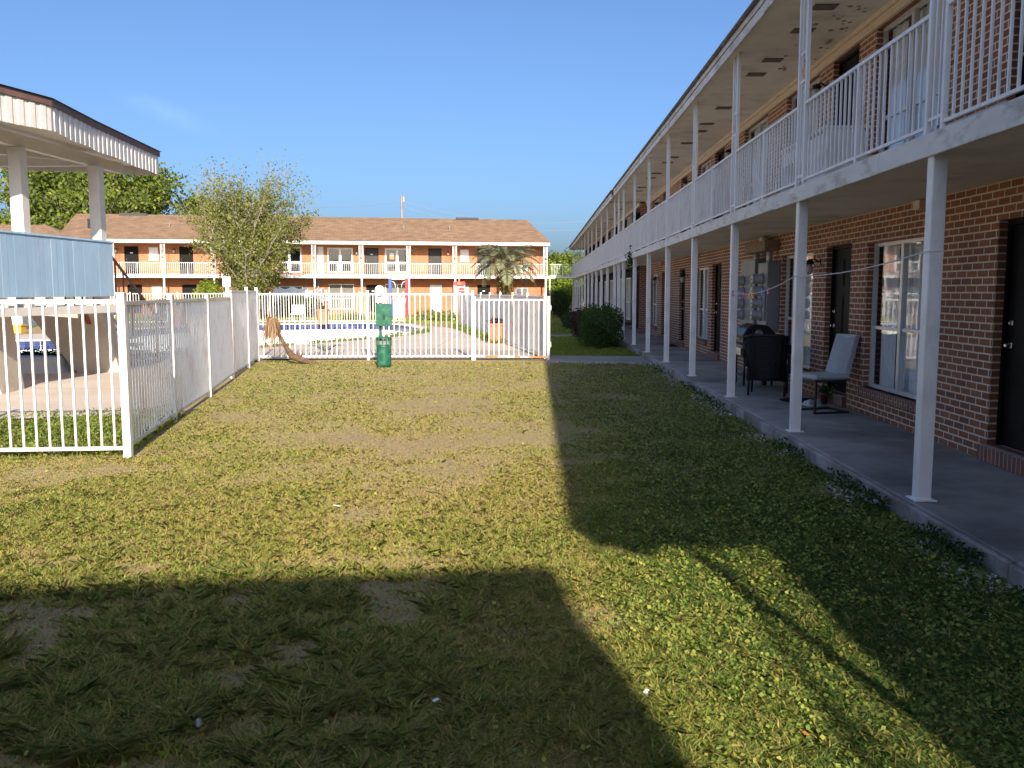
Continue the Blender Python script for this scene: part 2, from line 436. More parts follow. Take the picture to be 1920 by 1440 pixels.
def loop_offset(P, d):
    out = []; n = len(P)
    ar = sum(P[i][0] * P[(i + 1) % n][1] - P[(i + 1) % n][0] * P[i][1] for i in range(n))
    sg = 1 if ar > 0 else -1
    for i in range(n):
        a, b = Vector(P[i - 1]), Vector(P[(i + 1) % n]); t = (b - a).normalized()
        out.append((P[i][0] + t.y * d * sg, P[i][1] - t.x * d * sg))
    return out

def sheet(name, outer, hole, z, mat):
    bm = bmesh.new()
    def loop(P):
        vs = [bm.verts.new((x, y, z)) for x, y in P]
        return [bm.edges.new((vs[i], vs[(i + 1) % len(vs)])) for i in range(len(vs))]
    es = loop(outer) + (loop(hole) if hole else [])
    bmesh.ops.triangle_fill(bm, edges=es, use_beauty=True)
    bmesh.ops.recalc_face_normals(bm, faces=bm.faces)
    if sum(f.normal.z for f in bm.faces) < 0: bmesh.ops.reverse_faces(bm, faces=bm.faces)
    me = bpy.data.meshes.new(name); bm.to_mesh(me); bm.free()
    o = link(name, me, mat); o['kind'] = 'structure'; return o

sheet('lawn_ground', [(-400, -120), (400, -120), (400, 500), (-400, 500)], loop_offset(pool, .02), 0, M['ground'])
deck_outer = [gp(0, 790), gp(235, 783), (-5.42, 14.4), (-6.1, 17.1), (-6.95, 21.2), (-6.75, 21.75), (-4.17, 21.95), (-1.5, 22.05), (.18, 22.2),
              (-.1, 25.0), (-.75, 28.0), (-1.9, 33.0), (-3.0, 37.6), (-4.0, 41.0), (-5.6, 43.5), (-6.6, 46.6), (-9, 47.8), (-14, 46.5), (-17.5, 44), (-19.3, 39), (-19.8, 34.5), (-22, 32), (-22, 12)]
sheet('pool_deck', deck_outer, pool, .03, M['deck'])
b = MB(); rim = loop_offset(pool, .28); n = len(pool)
for i in range(n):
    j = (i + 1) % n
    b.loft([(*rim[i], .034), (*rim[j], .034), (*pool[j], .034), (*pool[i], .034)], [(*rim[i], .075), (*rim[j], .075), (*pool[j], .075), (*pool[i], .075)])
tag(b.build('pool_coping', M['coping']), kind='structure')
b = MB(); inn = loop_offset(pool, -.5)
for i in range(n):
    j = (i + 1) % n
    b.face([(*pool[i], -.27), (*pool[j], -.27), (*pool[j], -1.0), (*pool[i], -1.0)])
    b.face([(*pool[i], -1.0), (*pool[j], -1.0), (*inn[j], -1.35), (*inn[i], -1.35)])
b.face([(*p, -1.35) for p in inn])
tag(b.build('pool_basin', M['plaster'], recalc=False), kind='structure')
# blue waterline tiles, one face per tile, on backing
V = []; rr = []
per = 0.0
def walk_loop(P, step):
    pts = []; acc = 0.0
    for i in range(len(P)):
        a, c = Vector(P[i]), Vector(P[(i + 1) % len(P)]); L = (c - a).length; d = (c - a) / L
        t = -acc
        while t + step <= L:
            t += step
            if t >= 0: pts.append(tuple(a + d * t))
        acc = L - t
    return pts
ring = walk_loop(loop_offset(pool, -.012), .16)
for i in range(len(ring)):
    a, c = Vector(ring[i]), Vector(ring[(i + 1) % len(ring)])
    if (c - a).length > .3: continue
    d = (c - a); a2, c2 = a + d * .015, c - d * .015
    for z0, z1 in ((-.115, .03), (-.265, -.12)):
        V += [(a2.x, a2.y, z0), (c2.x, c2.y, z0), (c2.x, c2.y, z1), (a2.x, a2.y, z1)]; rr.append(random.random())
tiles = fast_mesh('pool_tile_band', np.array(V), 4, rr, M['tile']); tag(tiles, kind='structure')
b = MB()
for i in range(n):
    j = (i + 1) % n
    b.face([(*pool[i], .034), (*pool[j], .034), (*pool[j], -.27), (*pool[i], -.27)])
tag(b.build('pool_wall_backing', M['plaster'], recalc=False), kind='structure')

# walkway of the right-hand building (kerb face to the lawn)
b = MB(); ys = [-5.4, -2.2, 1.1, 5.05, 8.25, 12.3, 15.9, 19.5, 23.1, 26.7, 30.3, 33.5]
for i in range(len(ys) - 1):
    b.box(2.79, 4.17, ys[i] + .006, ys[i + 1] - .006, -.02, .15)
ys = [33.5 + 3.7 * k for k in range(11)]
for i in range(len(ys) - 1): b.box(2.79, 4.17, ys[i] + .006, ys[i + 1] - .006, -.02, .15)
tag(b.build('covered_walkway', M['walk'], bevel=.012), kind='structure')
b = MB()
ys = [-5.4, -2.2, 1.1, 5.05, 7.3, 10.4, 13.7, 17, 20.7]
for i in range(len(ys) - 1): b.box(2.745, 2.788, ys[i] + .008, ys[i + 1] - .008, -.05, .135 + random.uniform(-.006, .006))
b.box(2.745, 2.788, 23.0, 70, -.05, .13)
tag(b.build('walkway_kerb', M['kerb'], bevel=.01), kind='structure')
b = MB(); b.prism([(.25, 21.25), (2.745, 20.75), (2.745, 22.9), (.3, 23.1)], -.05, .035); tag(b.build('gate_path', M['path'], bevel=.01), kind='structure')
b = MB(); b.prism([(.2, 33.2), (2.745, 34.0), (2.745, 35.0), (.0, 34.2)], -.05, .03); tag(b.build('cross_path', M['path'], bevel=.01), kind='structure')

# ------------------------------------------------------------------ facade tools
def facade_fn(kind, base):
    # local coordinates (along, depth into the wall, height)
    if kind == 'right': return lambda s, d, z: (base + d, s, z)
    return lambda s, d, z: (s, base + d, z)

def wall_shell(fn, s0, s1, z0, z1, openings, depth=.14):
    m = MB(fn)
    S = sorted({s0, s1, *[o[0] for o in openings], *[o[1] for o in openings]})
    Z = sorted({z0, z1, *[o[2] for o in openings], *[o[3] for o in openings]})
    for i in range(len(S) - 1):
        for j in range(len(Z) - 1):
            cs, cz = (S[i] + S[i + 1]) / 2, (Z[j] + Z[j + 1]) / 2
            if any(o[0] < cs < o[1] and o[2] < cz < o[3] for o in openings): continue
            m.face([(S[i], 0, Z[j]), (S[i + 1], 0, Z[j]), (S[i + 1], 0, Z[j + 1]), (S[i], 0, Z[j + 1])])
    for a, c, e, f in openings:
        m.face([(a, 0, e), (a, depth, e), (a, depth, f), (a, 0, f)]); m.face([(c, 0, e), (c, depth, e), (c, depth, f), (c, 0, f)])
        m.face([(a, 0, f), (c, 0, f), (c, depth, f), (a, depth, f)]); m.face([(a, 0, e), (c, 0, e), (c, depth, e), (a, depth, e)])
    return m

def mk_door(fn, parent, s0, s1, z0, z1, mat, rec=.10, knob_near=True, local=False, panels=True, frame=None, label=None, plate=False):
    fr = M['door_black'] if frame is None else frame
    m = MB(fn); w = .045
    m.box(s0, s0 + w, rec - .02, rec + .06, z0, z1); m.box(s1 - w, s1, rec - .02, rec + .06, z0, z1); m.box(s0 + w, s1 - w, rec - .02, rec + .06, z1 - w, z1)
    a, c, t = s0 + w + .003, s1 - w - .003, z1 - w - .003
    d = MB(fn); d.box(a, c, rec + .01, rec + .05, z0 + .006, t)
    if panels:
        wid = (c - a); pw = wid * .33
        for px in (a + wid * .12, a + wid * .55):
            for q0, q1 in ((.07, .30), (.36, .68), (.74, .93)):
                zz0, zz1 = z0 + (t - z0) * q0, z0 + (t - z0) * q1
                d.box(px, px + pw, rec + .002, rec + .012, zz0, zz1)
                d.box(px + .03, px + pw - .03, rec - .004, rec + .003, zz0 + .03, zz1 - .03)
    dr = d.build('door', mat, parent, local=local)
    if label: dr['label'] = label
    m.build('door_frame', fr, dr, local=local)
    ks = (a + .075) if knob_near else (c - .075)
    kz = z0 + .92
    for zz, r, nm in ((kz, .03, 'door_knob'), (kz + .2, .025, 'deadbolt')):
        k = MB(fn)
        k.box(ks - r, ks + r, rec - .012, rec + .012, zz - r, zz + r)
        k.box(ks - r * .6, ks + r * .6, rec - .055 if zz == kz else rec - .03, rec - .01, zz - r * .6, zz + r * .6)
        k.build(nm, M['steel'], dr, local=local, bevel=.008)
    if plate:
        p = MB(fn); cs = (a + c) / 2; p.box(cs - .09, cs + .09, rec - .010, rec + .0005, z0 + 1.52, z0 + 1.58); p.build('number_plate', M['white_clean'], dr, local=local)
    return dr

def mk_window(fn, parent, s0, s1, z0, z1, frame_mat, rec=.08, cross=.42, curtain=True, local=False, fw=.045, blind=False):
    m = MB(fn); cs = (s0 + s1) / 2; zc = z0 + (z1 - z0) * cross
    m.box(s0, s0 + fw, rec, rec + .05, z0, z1); m.box(s1 - fw, s1, rec, rec + .05, z0, z1)
    m.box(s0 + fw, s1 - fw, rec, rec + .05, z0, z0 + fw); m.box(s0 + fw, s1 - fw, rec, rec + .05, z1 - fw, z1)
    m.box(cs - fw * .8, cs + fw * .8, rec - .012, rec + .05, z0 + fw, z1 - fw)
    for a, c in ((s0 + fw, cs - fw * .8), (cs + fw * .8, s1 - fw)):
        m.box(a, c, rec + .006, rec + .045, zc - fw * .45, zc + fw * .45)
        m.box(a, a + fw * .4, rec + .01, rec + .04, z0 + fw, zc - fw * .45); m.box(c - fw * .4, c, rec + .01, rec + .04, z0 + fw, zc - fw * .45)
    w = m.build('window', frame_mat, parent, local=local)
    p = MB(fn)
    for a, c in ((s0 + fw, cs - fw * .8), (cs + fw * .8, s1 - fw)):
        p.face([(a, rec + .028, z0 + fw), (c, rec + .028, z0 + fw), (c, rec + .028, zc - fw * .4), (a, rec + .028, zc - fw * .4)])
        p.face([(a, rec + .02, zc + fw * .4), (c, rec + .02, zc + fw * .4), (c, rec + .02, z1 - fw), (a, rec + .02, z1 - fw)])
    p.build('pane', M['glass'], w, local=local)
    if blind:
        q = MB(fn)
        for i in range(int((z1 - z0) / .06)): q.box(s0 + fw, s1 - fw, rec + .07, rec + .075, z0 + .05 + .06 * i, z0 + .107 + .06 * i)
        q.build('blind', M['blind'], w, local=local)
    if curtain:
        q = MB(fn); ph = random.random() * 6
        lo, hi = s0 + fw, s1 - fw; gap0 = lo + (hi - lo) * random.uniform(.62, .8); gap1 = gap0 + (hi - lo) * .07
        for (u0, u1) in ((lo, gap0), (gap1, hi)):
            nn = int((u1 - u0) / .022)
            if nn < 2: continue
            pts = [(u0 + (u1 - u0) * i / nn, rec + .11 + .02 * math.sin(i * .9 + ph) + .012 * math.sin(i * .37), 0) for i in range(nn + 1)]
            for i in range(nn):
                A, B = pts[i], pts[i + 1]
                q._add([(A[0], A[1], z0 + .01), (B[0], B[1], z0 + .01), (B[0], B[1], z1 - .02), (A[0], A[1], z1 - .02)], [(0, 1, 2, 3)], True)
        q.build('curtain', M['curtain'], w, local=local)
    return w

def mk_sill(fn, parent, s0, s1, z, local=False, out=.07, th=.1):
    MB(fn).box(s0 - .03, s1 + .03, -out, .13, z - th, z).build('sill', M['sill_brick'], parent, local=local)

def railing_mesh(L, step=.118, mid=True):
    """runs along local x from 0 to L, z from the slab top"""
    m = MB(); H0, H1 = .085, .885
    m.box(0, L, -.016, .016, H1 - .03, H1); m.box(0, L, -.012, .012, H0 - .024, H0)
    nn = int(round(L / step))
    for i in range(1, nn):
        x = L * i / nn
        if mid and i == nn // 2: m.box(x - .019, x + .019, -.019, .019, -.11, H1 - .03)
        else: m.box(x - .0085, x + .0085, -.0085, .0085, H0, H1 - .03)
    return m

def ornament_mesh(H, half=.13):
    """pair of slim tubes with cross bars, along local x, z from slab edge to soffit"""
    m = MB()
    for s in (-1, 1): m.box(s * half - .019, s * half + .019, -.019, .019, -.10, H)
    for z in (.12, 1.12, 1.42): m.box(-half + .019, half - .019, -.009, .009, z - .012, z + .012)
    for s in (-1, 1):
        m.box(s * .045 - .009, s * .045 + .009, -.0085, .0085, 1.34 - (.08 if s > 0 else 0), H)
        m.box(s * .045 - .009, s * .045 + .009, -.0085, .0085, .06, 1.0 + (.18 if s > 0 else .08))
    return m

def dup_child(o, loc):
    c = o.copy(); C.objects.link(c); c.parent = o.parent; c.location = loc; return c

# ------------------------------------------------------------------ right-hand building
RB = empty('apartment_building', (4.17, -5.35, 0), 'long two-storey brick apartment building in shade with white posts and balcony railing', 'building')
SLAB0, SLAB1, SOF = 2.68, 2.82, 5.05
FX1, FX2, YE, YB, YN = 4.17, 3.92, 33.6, 70.6, -5.35
fn1, fn2 = facade_fn('right', FX1), facade_fn('right', FX2)
doors1 = [(2.6, 3.55), (7.15, 8.14), (11.85, 12.85), (20.0, 21.05), (24.8, 25.8), (28.4, 29.4)]
wins1 = [(-1.2, .5), (4.5, 6.2), (9.5, 11.28), (13.45, 15.15), (16.35, 18.15), (21.5, 23.2), (30.4, 32.1)]
doors2 = [(36 + 8.4 * k, 37 + 8.4 * k) for k in range(4)] + [(39.9 + 8.4 * k, 40.9 + 8.4 * k) for k in range(4)]
wins2 = [(37.5 + 8.4 * k, 39.2 + 8.4 * k) for k in range(4)] + [(41.5 + 8.4 * k, 43.2 + 8.4 * k) for k in range(4)]
LD, LW, UD, UW = (.30, 2.34), (.5, 2.3), (2.83, 4.90), (3.02, 4.90)
op1 = [(a, c, *LD) for a, c in doors1] + [(a, c, *LW) for a, c in wins1] + [(a, c, *UD) for a, c in doors1] + [(a, c, *UW) for a, c in wins1]
op2 = [(a, c, *LD) for a, c in doors2] + [(a, c, *LW) for a, c in wins2] + [(a, c, *UD) for a, c in doors2] + [(a, c, *UW) for a, c in wins2]
w1 = wall_shell(fn1, YN, YE, -.05, 5.05, op1)
for (a, c, d) in ((YE, YB, FX2),): pass
w2 = wall_shell(fn2, YE, YB, -.05, 5.05, op2)
w1._add(w2.v, [], False)
off = len(w1.v) - len(w2.v)
w1.f += [[i + off for i in f] for f in w2.f]; w1.sm += w2.sm
w1.map = None
w1.face([(FX2, YE, -.05), (FX1, YE, -.05), (FX1, YE, 5.05), (FX2, YE, 5.05)])       # the step between the two sections
w1.face([(FX1, YN, -.05), (13, YN, -.05), (13, YN, 5.05), (8.4, YN, 6.95), (FX1, YN, 5.5)])
w1.face([(FX2, YB, -.05), (13, YB, -.05), (13, YB, 5.05), (8.4, YB, 6.95), (FX2, YB, 5.5)])
w1.face([(13, YN, -.05), (13, YB, -.05), (13, YB, 5.05), (13, YN, 5.05)])
w1.build('wall', M['brick'], RB, recalc=False)
# near-black boxes, room darkness put into the colour behind the windows
b = MB(); b.box(4.75, 12.9, YN + .1, YB - .1, 0, 2.7); b.box(4.75, 12.9, YN + .1, YB - .1, 2.8, 5.0); b.build('dark_room_fill', M['dark_room'], RB)
for lst, fn, h in ((doors1, fn1, LD), (doors2, fn2, LD), (doors1, fn1, UD), (doors2, fn2, UD)):
    for a, c in lst:
        mk_door(fn, RB, a, c, h[0], h[1], M['door_black'], knob_near=False)
        if h is LD: MB(fn).box(a - .03, c + .03, -.07, .1, .155, .298).build('door_step', M['sill_brick'], RB)
for lst, fn, h in ((wins1, fn1, LW), (wins2, fn2, LW), (wins1, fn1, UW), (wins2, fn2, UW)):
    for a, c in lst:
        mk_window(fn, RB, a, c, h[0], h[1], M['alu'], curtain=True)
        if h is LW: mk_sill(fn, RB, a, c, h[0])
# balcony slab, soffit, trim, fascia, roof
MB().box(2.84, FX1 - .003, YN, YE, SLAB0, SLAB1).box(2.84, FX2 - .003, YE, YB, SLAB0 - .002, SLAB1 - .002).build('balcony_slab', M['soffit'], RB)
e = MB()
yy = YN
while yy < YB:
    y2 = min(yy + 3.2, YB); e.box(2.815, 2.838, yy + .004, y2 - .004, SLAB0 - .012 + random.uniform(-.004, .004), SLAB1 + .012); yy = y2
e.build('slab_edge', M['slab_edge'], RB, bevel=.004)
MB().box(2.75, FX1 + .4, YN - .02, YE, SOF, SOF + .04).box(2.70, FX2 + .4, YE, YB, SOF - .05, SOF - .01).build('soffit', M['soffit'], RB)
MB().box(FX1 - .045, FX1 - .002, YN, YE - .05, 4.893, SOF - .002).box(FX2 - .045, FX2 - .002, YE, YB, 4.893, SOF - .052).box(FX1 - .075, FX1 - .047, YN, YE - .05, 4.99, SOF - .002).build('trim_board', M['trim'], RB)
fa = MB()
yy = YN - .03
while yy < YB:
    y2 = min(yy + 4.1, YB); lo = random.uniform(-.006, .006); dx = 0 if yy < 31 else -.05; dz = 0 if yy < 31 else -.05
    fa.box(2.725 + dx, 2.749 + dx, yy + .003, y2 - .003, SOF - .03 + lo + dz, SOF + .09 + lo + dz)
    fa.box(2.705 + dx, 2.724 + dx, yy + .003, y2 - .003, SOF + .095 + dz + lo, SOF + .165 + lo + dz); yy = y2
fa.build('fascia', M['slab_edge'], RB, bevel=.003)
ret = MB(); ret.loft([(2.72, YN - .04, 5.24), (2.99, YN - .04, 4.98), (3.22, YN - .04, 5.08), (3.22, YN - .04, 5.3)], [(2.72, YN - .12, 5.24), (2.99, YN - .12, 4.98), (3.22, YN - .12, 5.08), (3.22, YN - .12, 5.3)])
ret.build('fascia_return', M['slab_edge'], RB)
rf = MB()
def roof_slab(m, y0, y1, xe, ze, xr=8.4, xb=13.4):
    zr = ze + (xr - xe) * .30
    for a, c in (((xe, ze), (xr, zr)), ((xr, zr), (xb, zr - (xb - xr) * .30))):
        m.loft([(a[0], y0, a[1]), (c[0], y0, c[1]), (c[0], y0, c[1] - .025), (a[0], y0, a[1] - .025)], [(a[0], y1, a[1]), (c[0], y1, c[1]), (c[0], y1, c[1] - .025), (a[0], y1, a[1] - .025)])
roof_slab(rf, YN - .03, 31, 2.66, SOF + .21); roof_slab(rf, 31, YB + .2, 2.60, SOF + .16)
# ragged shingle edge
yy = YN
while yy < YB:
    d = 0 if yy < 31 else -.06; dz = 0 if yy < 31 else -.05
    rf.box(2.645 + d + random.uniform(0, .02), 2.70 + d, yy, yy + .29, SOF + .168 + dz + random.uniform(-.012, .004), SOF + .18 + dz); yy += .3
rf.build('roof', plain('weathered_roof', (.15, .13, .125), .9, var=.3, scale=9, dirt=(.34, .32, .31), dirt_amt=.7, dirt_scale=6), RB)
COLX = 2.895
col_y = [6.55 + 3.237 * k for k in range(-3, 20)]
col_y = [y for y in col_y if abs(y - 30.8) > .1 or True] + [30.9]
col_y = sorted(col_y)
inv = WM[RB].inverted()
cm = MB().box(-.052, .052, -.052, .052, .15, SLAB0).box(-.085, .085, -.085, .085, .151, .163)
col0 = cm.build('column', M['white'], RB, local=True, bevel=.006); 
om = ornament_mesh(SOF - SLAB1); om.v = [(-y, x, z) for x, y, z in om.v]
orn0 = om.build('ornamental_post', M['white'], RB, local=True)
first = True
for y in col_y:
    p = inv @ Vector((COLX, y, 0))
    if first: col0.location = p; orn0.location = p + Vector((-.03, 0, SLAB1)); first = False
    else:
        dup_child(col0, p); dup_child(orn0, p + Vector((-.03, 0, SLAB1)))
rails = {}
ext = [YN] + col_y + [YB]
for i in range(len(ext) - 1):
    a = ext[i] + (.15 if i > 0 else .0); c = ext[i + 1] - (.15 if i < len(ext) - 2 else 0); L = round(c - a, 3)
    if L < .3: continue
    p = inv @ Vector((COLX - .03, a, SLAB1))
    L = L if c > 2.5 else round(L + .001, 3)
    if L in rails: dup_child(rails[L], p); continue
    rm = railing_mesh(L, .118 if c > 2.5 else .30); rm.v = [(-y, x, z) for x, y, z in rm.v]  # unseen near bays get sparse pickets, shaped to let sun through
    o = rm.build('railing', M['white'], RB, local=True); o.location = p; rails[L] = o
# end railing (near end of the balcony)
# soffit vents: dark screened openings
vent0 = None
for y in [1.2, 2.1, 4.1, 5.0, 7.2, 8.0, 10.9, 11.85, 13.3, 14.15, 16.65, 18.2, 19.0, 20.5, 22.6, 23.5, 25.6, 26.6, 29, 30, 36, 37.5, 41, 43, 47, 49]:
    if vent0 is None:
        vent0 = MB().box(-.14, .14, -.11, .11, -.006, .0).box(-.12, .12, -.09, .09, -.008, -.0062).build('soffit_vent', M['vent'], RB, local=True); o = vent0
    else: o = dup_child(vent0, (0, 0, 0))
    o.location = inv @ Vector((3.42 + random.uniform(-.02, .02), y, SOF - .002 - (.05 if y > 33 else 0)))
# flaked paint on the soffit
fl = MB()
for k in range(46):
    cx, cy = random.gauss(3.86, .14), random.gauss(11.9, 1.1); s = random.uniform(.012, .05)
    if cx > FX1 - .1: continue
    pts = [(cx + s * random.uniform(.5, 1.1) * math.cos(t), cy + 1.4 * s * random.uniform(.4, 1.1) * math.sin(t)) for t in np.linspace(0, 6.28, 8)[:-1]]
    fl.prism(pts, SOF - .0035 - .0001 * k, SOF - .002)
fl.build('paint_flake_stains', plain('bare_board', (.30, .26, .21), .9, var=.3, scale=25), RB)['kind'] = 'stuff'
# box junction pieces under the slab
for y in (9.55, 16.1, 22.7, 29.0): MB().box(FX1 - .12, FX1 - .004, y, y + .16, SLAB0 - .11, SLAB0 - .014).build('junction_box', M['trim'], RB)

# ------------------------------------------------------------------ far building (own local axes: x along the facade to the right, y into it)
PHI = R(10.3)
FO = Vector((.81, 64.98, 0))
FB = empty('apartment_building', FO, 'sunlit two-storey brick apartment building with brown shingle roof across the end of the lawn', 'building', rz=PHI)
fu_dir, fv_dir = Vector((math.cos(PHI), math.sin(PHI), 0)), Vector((-math.sin(PHI), math.cos(PHI), 0))
def fu(px, v=0.0, py=500):      # local x on the facade plane y = v seen at this pixel column
    d = Vector(ray(px, py)); o = FO + fv_dir * v - Vector((0, 0, EYE))
    # solve t*d.xy = o.xy + u*fu_dir.xy
    det = d.x * (-fu_dir.y) - d.y * (-fu_dir.x)
    t = (o.x * (-fu_dir.y) - o.y * (-fu_dir.x)) / det
    return (t * d.x - o.x) * fu_dir.x + (t * d.y - o.y) * fu_dir.y
FV = 1.35
fnF = facade_fn('far', FV)
UL, UR = -33.2, .12
def span(a, c): return fu(a, FV), fu(c, FV)
Fop, spec = [], []
def add_open(kind, a, c, z0, z1, **k):
    s0, s1 = span(a, c); Fop.append((s0, s1, z0, z1)); spec.append((kind, s0, s1, z0, z1, k))
add_open('door', 234, 261, 2.84, 4.85, mat='door_black', plate=True); add_open('door', 337, 363, 2.84, 4.85, mat='door_black')
add_open('door', 684, 710, 2.84, 4.85, mat='door_grey', plate=True); add_open('door', 803.5, 828, 2.84, 4.85, mat='door_grey')
add_open('door', 895, 921, 2.84, 4.85, mat='door_grey')
add_open('door', 595.5, 607, 2.84, 4.92, mat='door_white')
add_open('win', 614, 662, 3.05, 4.85); add_open('win', 722, 767.5, 3.05, 4.85); add_open('win', 440, 487, 3.05, 4.85); add_open('win', 519, 566, 3.05, 4.85)
add_open('small', 863, 879, 3.95, 4.78); add_open('small', 280, 297.5, 3.95, 4.78); add_open('low', 965, 989, 3.1, 3.75)
add_open('small', 176, 192, 3.95, 4.78)
add_open('door', 237, 265, .2, 2.2, mat='door_black'); add_open('door', 340, 367, .2, 2.2, mat='door_black')
add_open('door', 686, 711, .2, 2.2, mat='door_black', plate=True); add_open('door', 806, 828, .2, 2.2, mat='door_white')
add_open('door', 895, 919, .2, 2.2, mat='door_black', plate=True)
add_open('win', 615.5, 663, .45, 2.25); add_open('win', 722, 768, .45, 2.25); add_open('win', 440, 487, .45, 2.25); add_open('win', 521, 567, .45, 2.1)
add_open('shut', 283, 301, 1.3, 2.1); add_open('shut', 868, 879, 1.3, 2.1); add_open('shut', 569, 585, 1.0, 1.8); add_open('win', 967, 990, .55, 2.0)
add_open('shut', 178, 195, 1.3, 2.1)
fw = wall_shell(fnF, UL, UR, -.05, 5.05, Fop, .1)
fw.map = None
for s in (UL, UR): fw.face([(s, FV, -.05), (s, FV + 9, -.05), (s, FV + 9, 5.05), (s, FV, 5.05)])
fw.face([(UL, FV + 9, -.05), (UR, FV + 9, -.05), (UR, FV + 9, 5.05), (UL, FV + 9, 5.05)])
fw.build('wall', M['brick_far'], FB, local=True, recalc=False)
for kind, s0, s1, z0, z1, k in spec:
    if kind == 'door': mk_door(fnF, FB, s0, s1, z0, z1, M[k['mat']], rec=.05, local=True, frame=M['door_white'] if k['mat'] == 'door_white' else None, plate=k.get('plate', False))
    elif kind in ('win', 'low'): mk_window(fnF, FB, s0, s1, z0, z1, M['white_clean'] if z0 > 2.8 else M['alu'], rec=.04, local=True, curtain=False, blind=z0 < 1, fw=(.1 if z0 > 2.8 else .05) if kind == 'win' else .07)
    else:
        m = MB(fnF); m.box(s0, s1, .03, .07, z0, z1); m.box(s0 - .03, s1 + .03, -.03, .02, z0 - .07, z0 - .01); m.box(s0, s1, .02, .031, (z0 + z1) / 2 - .02, (z0 + z1) / 2 + .02)
        m.build('shuttered_window', M['door_white'], FB, local=True)
MB().box(UL + .2, UR - .2, FV + .8, FV + 8.8, 0, 2.7).box(UL + .2, UR - .2, FV + .8, FV + 8.8, 2.78, 5.0).build('dark_room_fill', M['dark_room'], FB, local=True)  # near-black fill painted to stand in for unlit rooms
MB().box(UL, .16, -.06, FV - .003, SLAB0, SLAB1).build('balcony_slab', M['soffit'], FB, local=True)
MB().box(UL, .16, -.085, -.062, SLAB0 - .02, SLAB1 + .012).build('slab_edge', M['white_clean'], FB, local=True)
MB().box(UL - .2, .15, -.2, FV + .3, SOF, SOF + .03).build('soffit', M['soffit'], FB, local=True)
MB().box(UL - .25, .19, -.235, -.205, SOF - .02, SOF + .2).box(.17, .19, -.204, FV + 9.2, SOF - .02, SOF + .2).build('fascia', M['white_clean'], FB, local=True)
# hip roof
x0, x1, y0, y1, ze, zr = UL - .32, .26, -.3, FV + 9.3, SOF + .21, 7.35
a, bb, c, d = (x0, y0, ze), (x1, y0, ze), (x1, y1, ze), (x0, y1, ze); ym = (y0 + y1) / 2
p, q = (fu(143, ym, 402), ym, zr), (fu(985, ym, 414) + .1, ym, zr - .03)
m = MB(); m._add([a, bb, c, d, p, q], [(0, 1, 5, 4), (1, 2, 5), (2, 3, 4, 5), (3, 0, 4), (0, 3, 2, 1)])
FR = m.build('roof', M['shingles'], FB, local=True)
for pa, pb in ((226, 277), (855, 896)): MB().box(fu(pa, ym, 405), fu(pb, ym, 405), ym - .35, ym + .1, zr - .13, zr + .05).build('ridge_vent', M['dark_shingle'], FR, local=True)
for px, py in ((318, 423), (843, 430), (757, 420)):
    u = fu(px, 2.4, py); MB().lathe((u, 2.4, 5.9), [(.05, 0), (.05, .6), (.06, .62), (.06, .66), (.0, .66)], 8).build('roof_vent_pipe', M['meter_grey'], FR, local=True)
# columns, posts and railings
cpx = [118, 213, 308, 402, 496, 590, 678.5, 767, 853.5, 938.5, 1023]
cu = [fu(p, 0, 530) for p in cpx]
cu = [u for u in cu if u > UL]
cu0 = MB().box(-.055, .055, -.055, .055, 0, SLAB0).build('column', M['white_clean'], FB, local=True)
om = ornament_mesh(SOF - SLAB1).build('ornamental_post', M['white_clean'], FB, local=True)
for i, u in enumerate(cu):
    u2 = u - .02
    if i == 0: cu0.location = (u, 0, 0); om.location = (u2, -.03, SLAB1)
    else: dup_child(cu0, (u, 0, 0)); dup_child(om, (u2, -.03, SLAB1))
ext = [UL] + cu
for i in range(len(ext) - 1):
    a = ext[i] + .15; L = ext[i + 1] - .15 - a
    o = railing_mesh(L, .13).build('railing', M['white_clean'], FB, local=True); o.location = (a, -.03, SLAB1)
# bridge between the two buildings, with its railing
BR = empty('footbridge', (1.0, 65.1, SLAB0), 'white upper-level footbridge with railing joining the two brick buildings', 'bridge', rz=PHI * .35)
MB().box(.0, 2.1, -.1, 1.2, 0, .14).build('deck', M['white_clean'], BR, local=True)
o = railing_mesh(2.0, .12).build('railing', M['white_clean'], BR, local=True); o.location = (.03, -.06, .14)
MB().box(.02, .08, -.08, -.02, -2.68, 0).build('leg', M['white_clean'], BR, local=True)

# fixtures on the far building
def far_world(u, v, z): return FO + fu_dir * u + fv_dir * v + Vector((0, 0, z))
u0, u1 = fu(592, FV - .15), fu(606, FV - .15)
EP = empty('electric_panel', far_world(u0, FV, .9), 'pale grey electrical cabinet on the far sunlit wall beside a white post', 'electrical box', rz=PHI)
MB().box(0, u1 - u0, -.22, -.004, 0, 1.05).build('cabinet', M['meter_grey'], EP, local=True, bevel=.01)
MB().box(u1 - u0 + .02, u1 - u0 + .28, -.2, -.004, .1, .95).box(.1, .2, -.15, -.01, 1.051, 1.7).build('conduit', M['meter_grey'], EP, local=True, bevel=.01)
MB().lathe((u1 - u0 + .15, -.2, .55), [(.09, 0), (.09, -.08), (.05, -.11), (0, -.11)], 12, 'y').build('meter', M['lamp_glass'], EP, local=True)

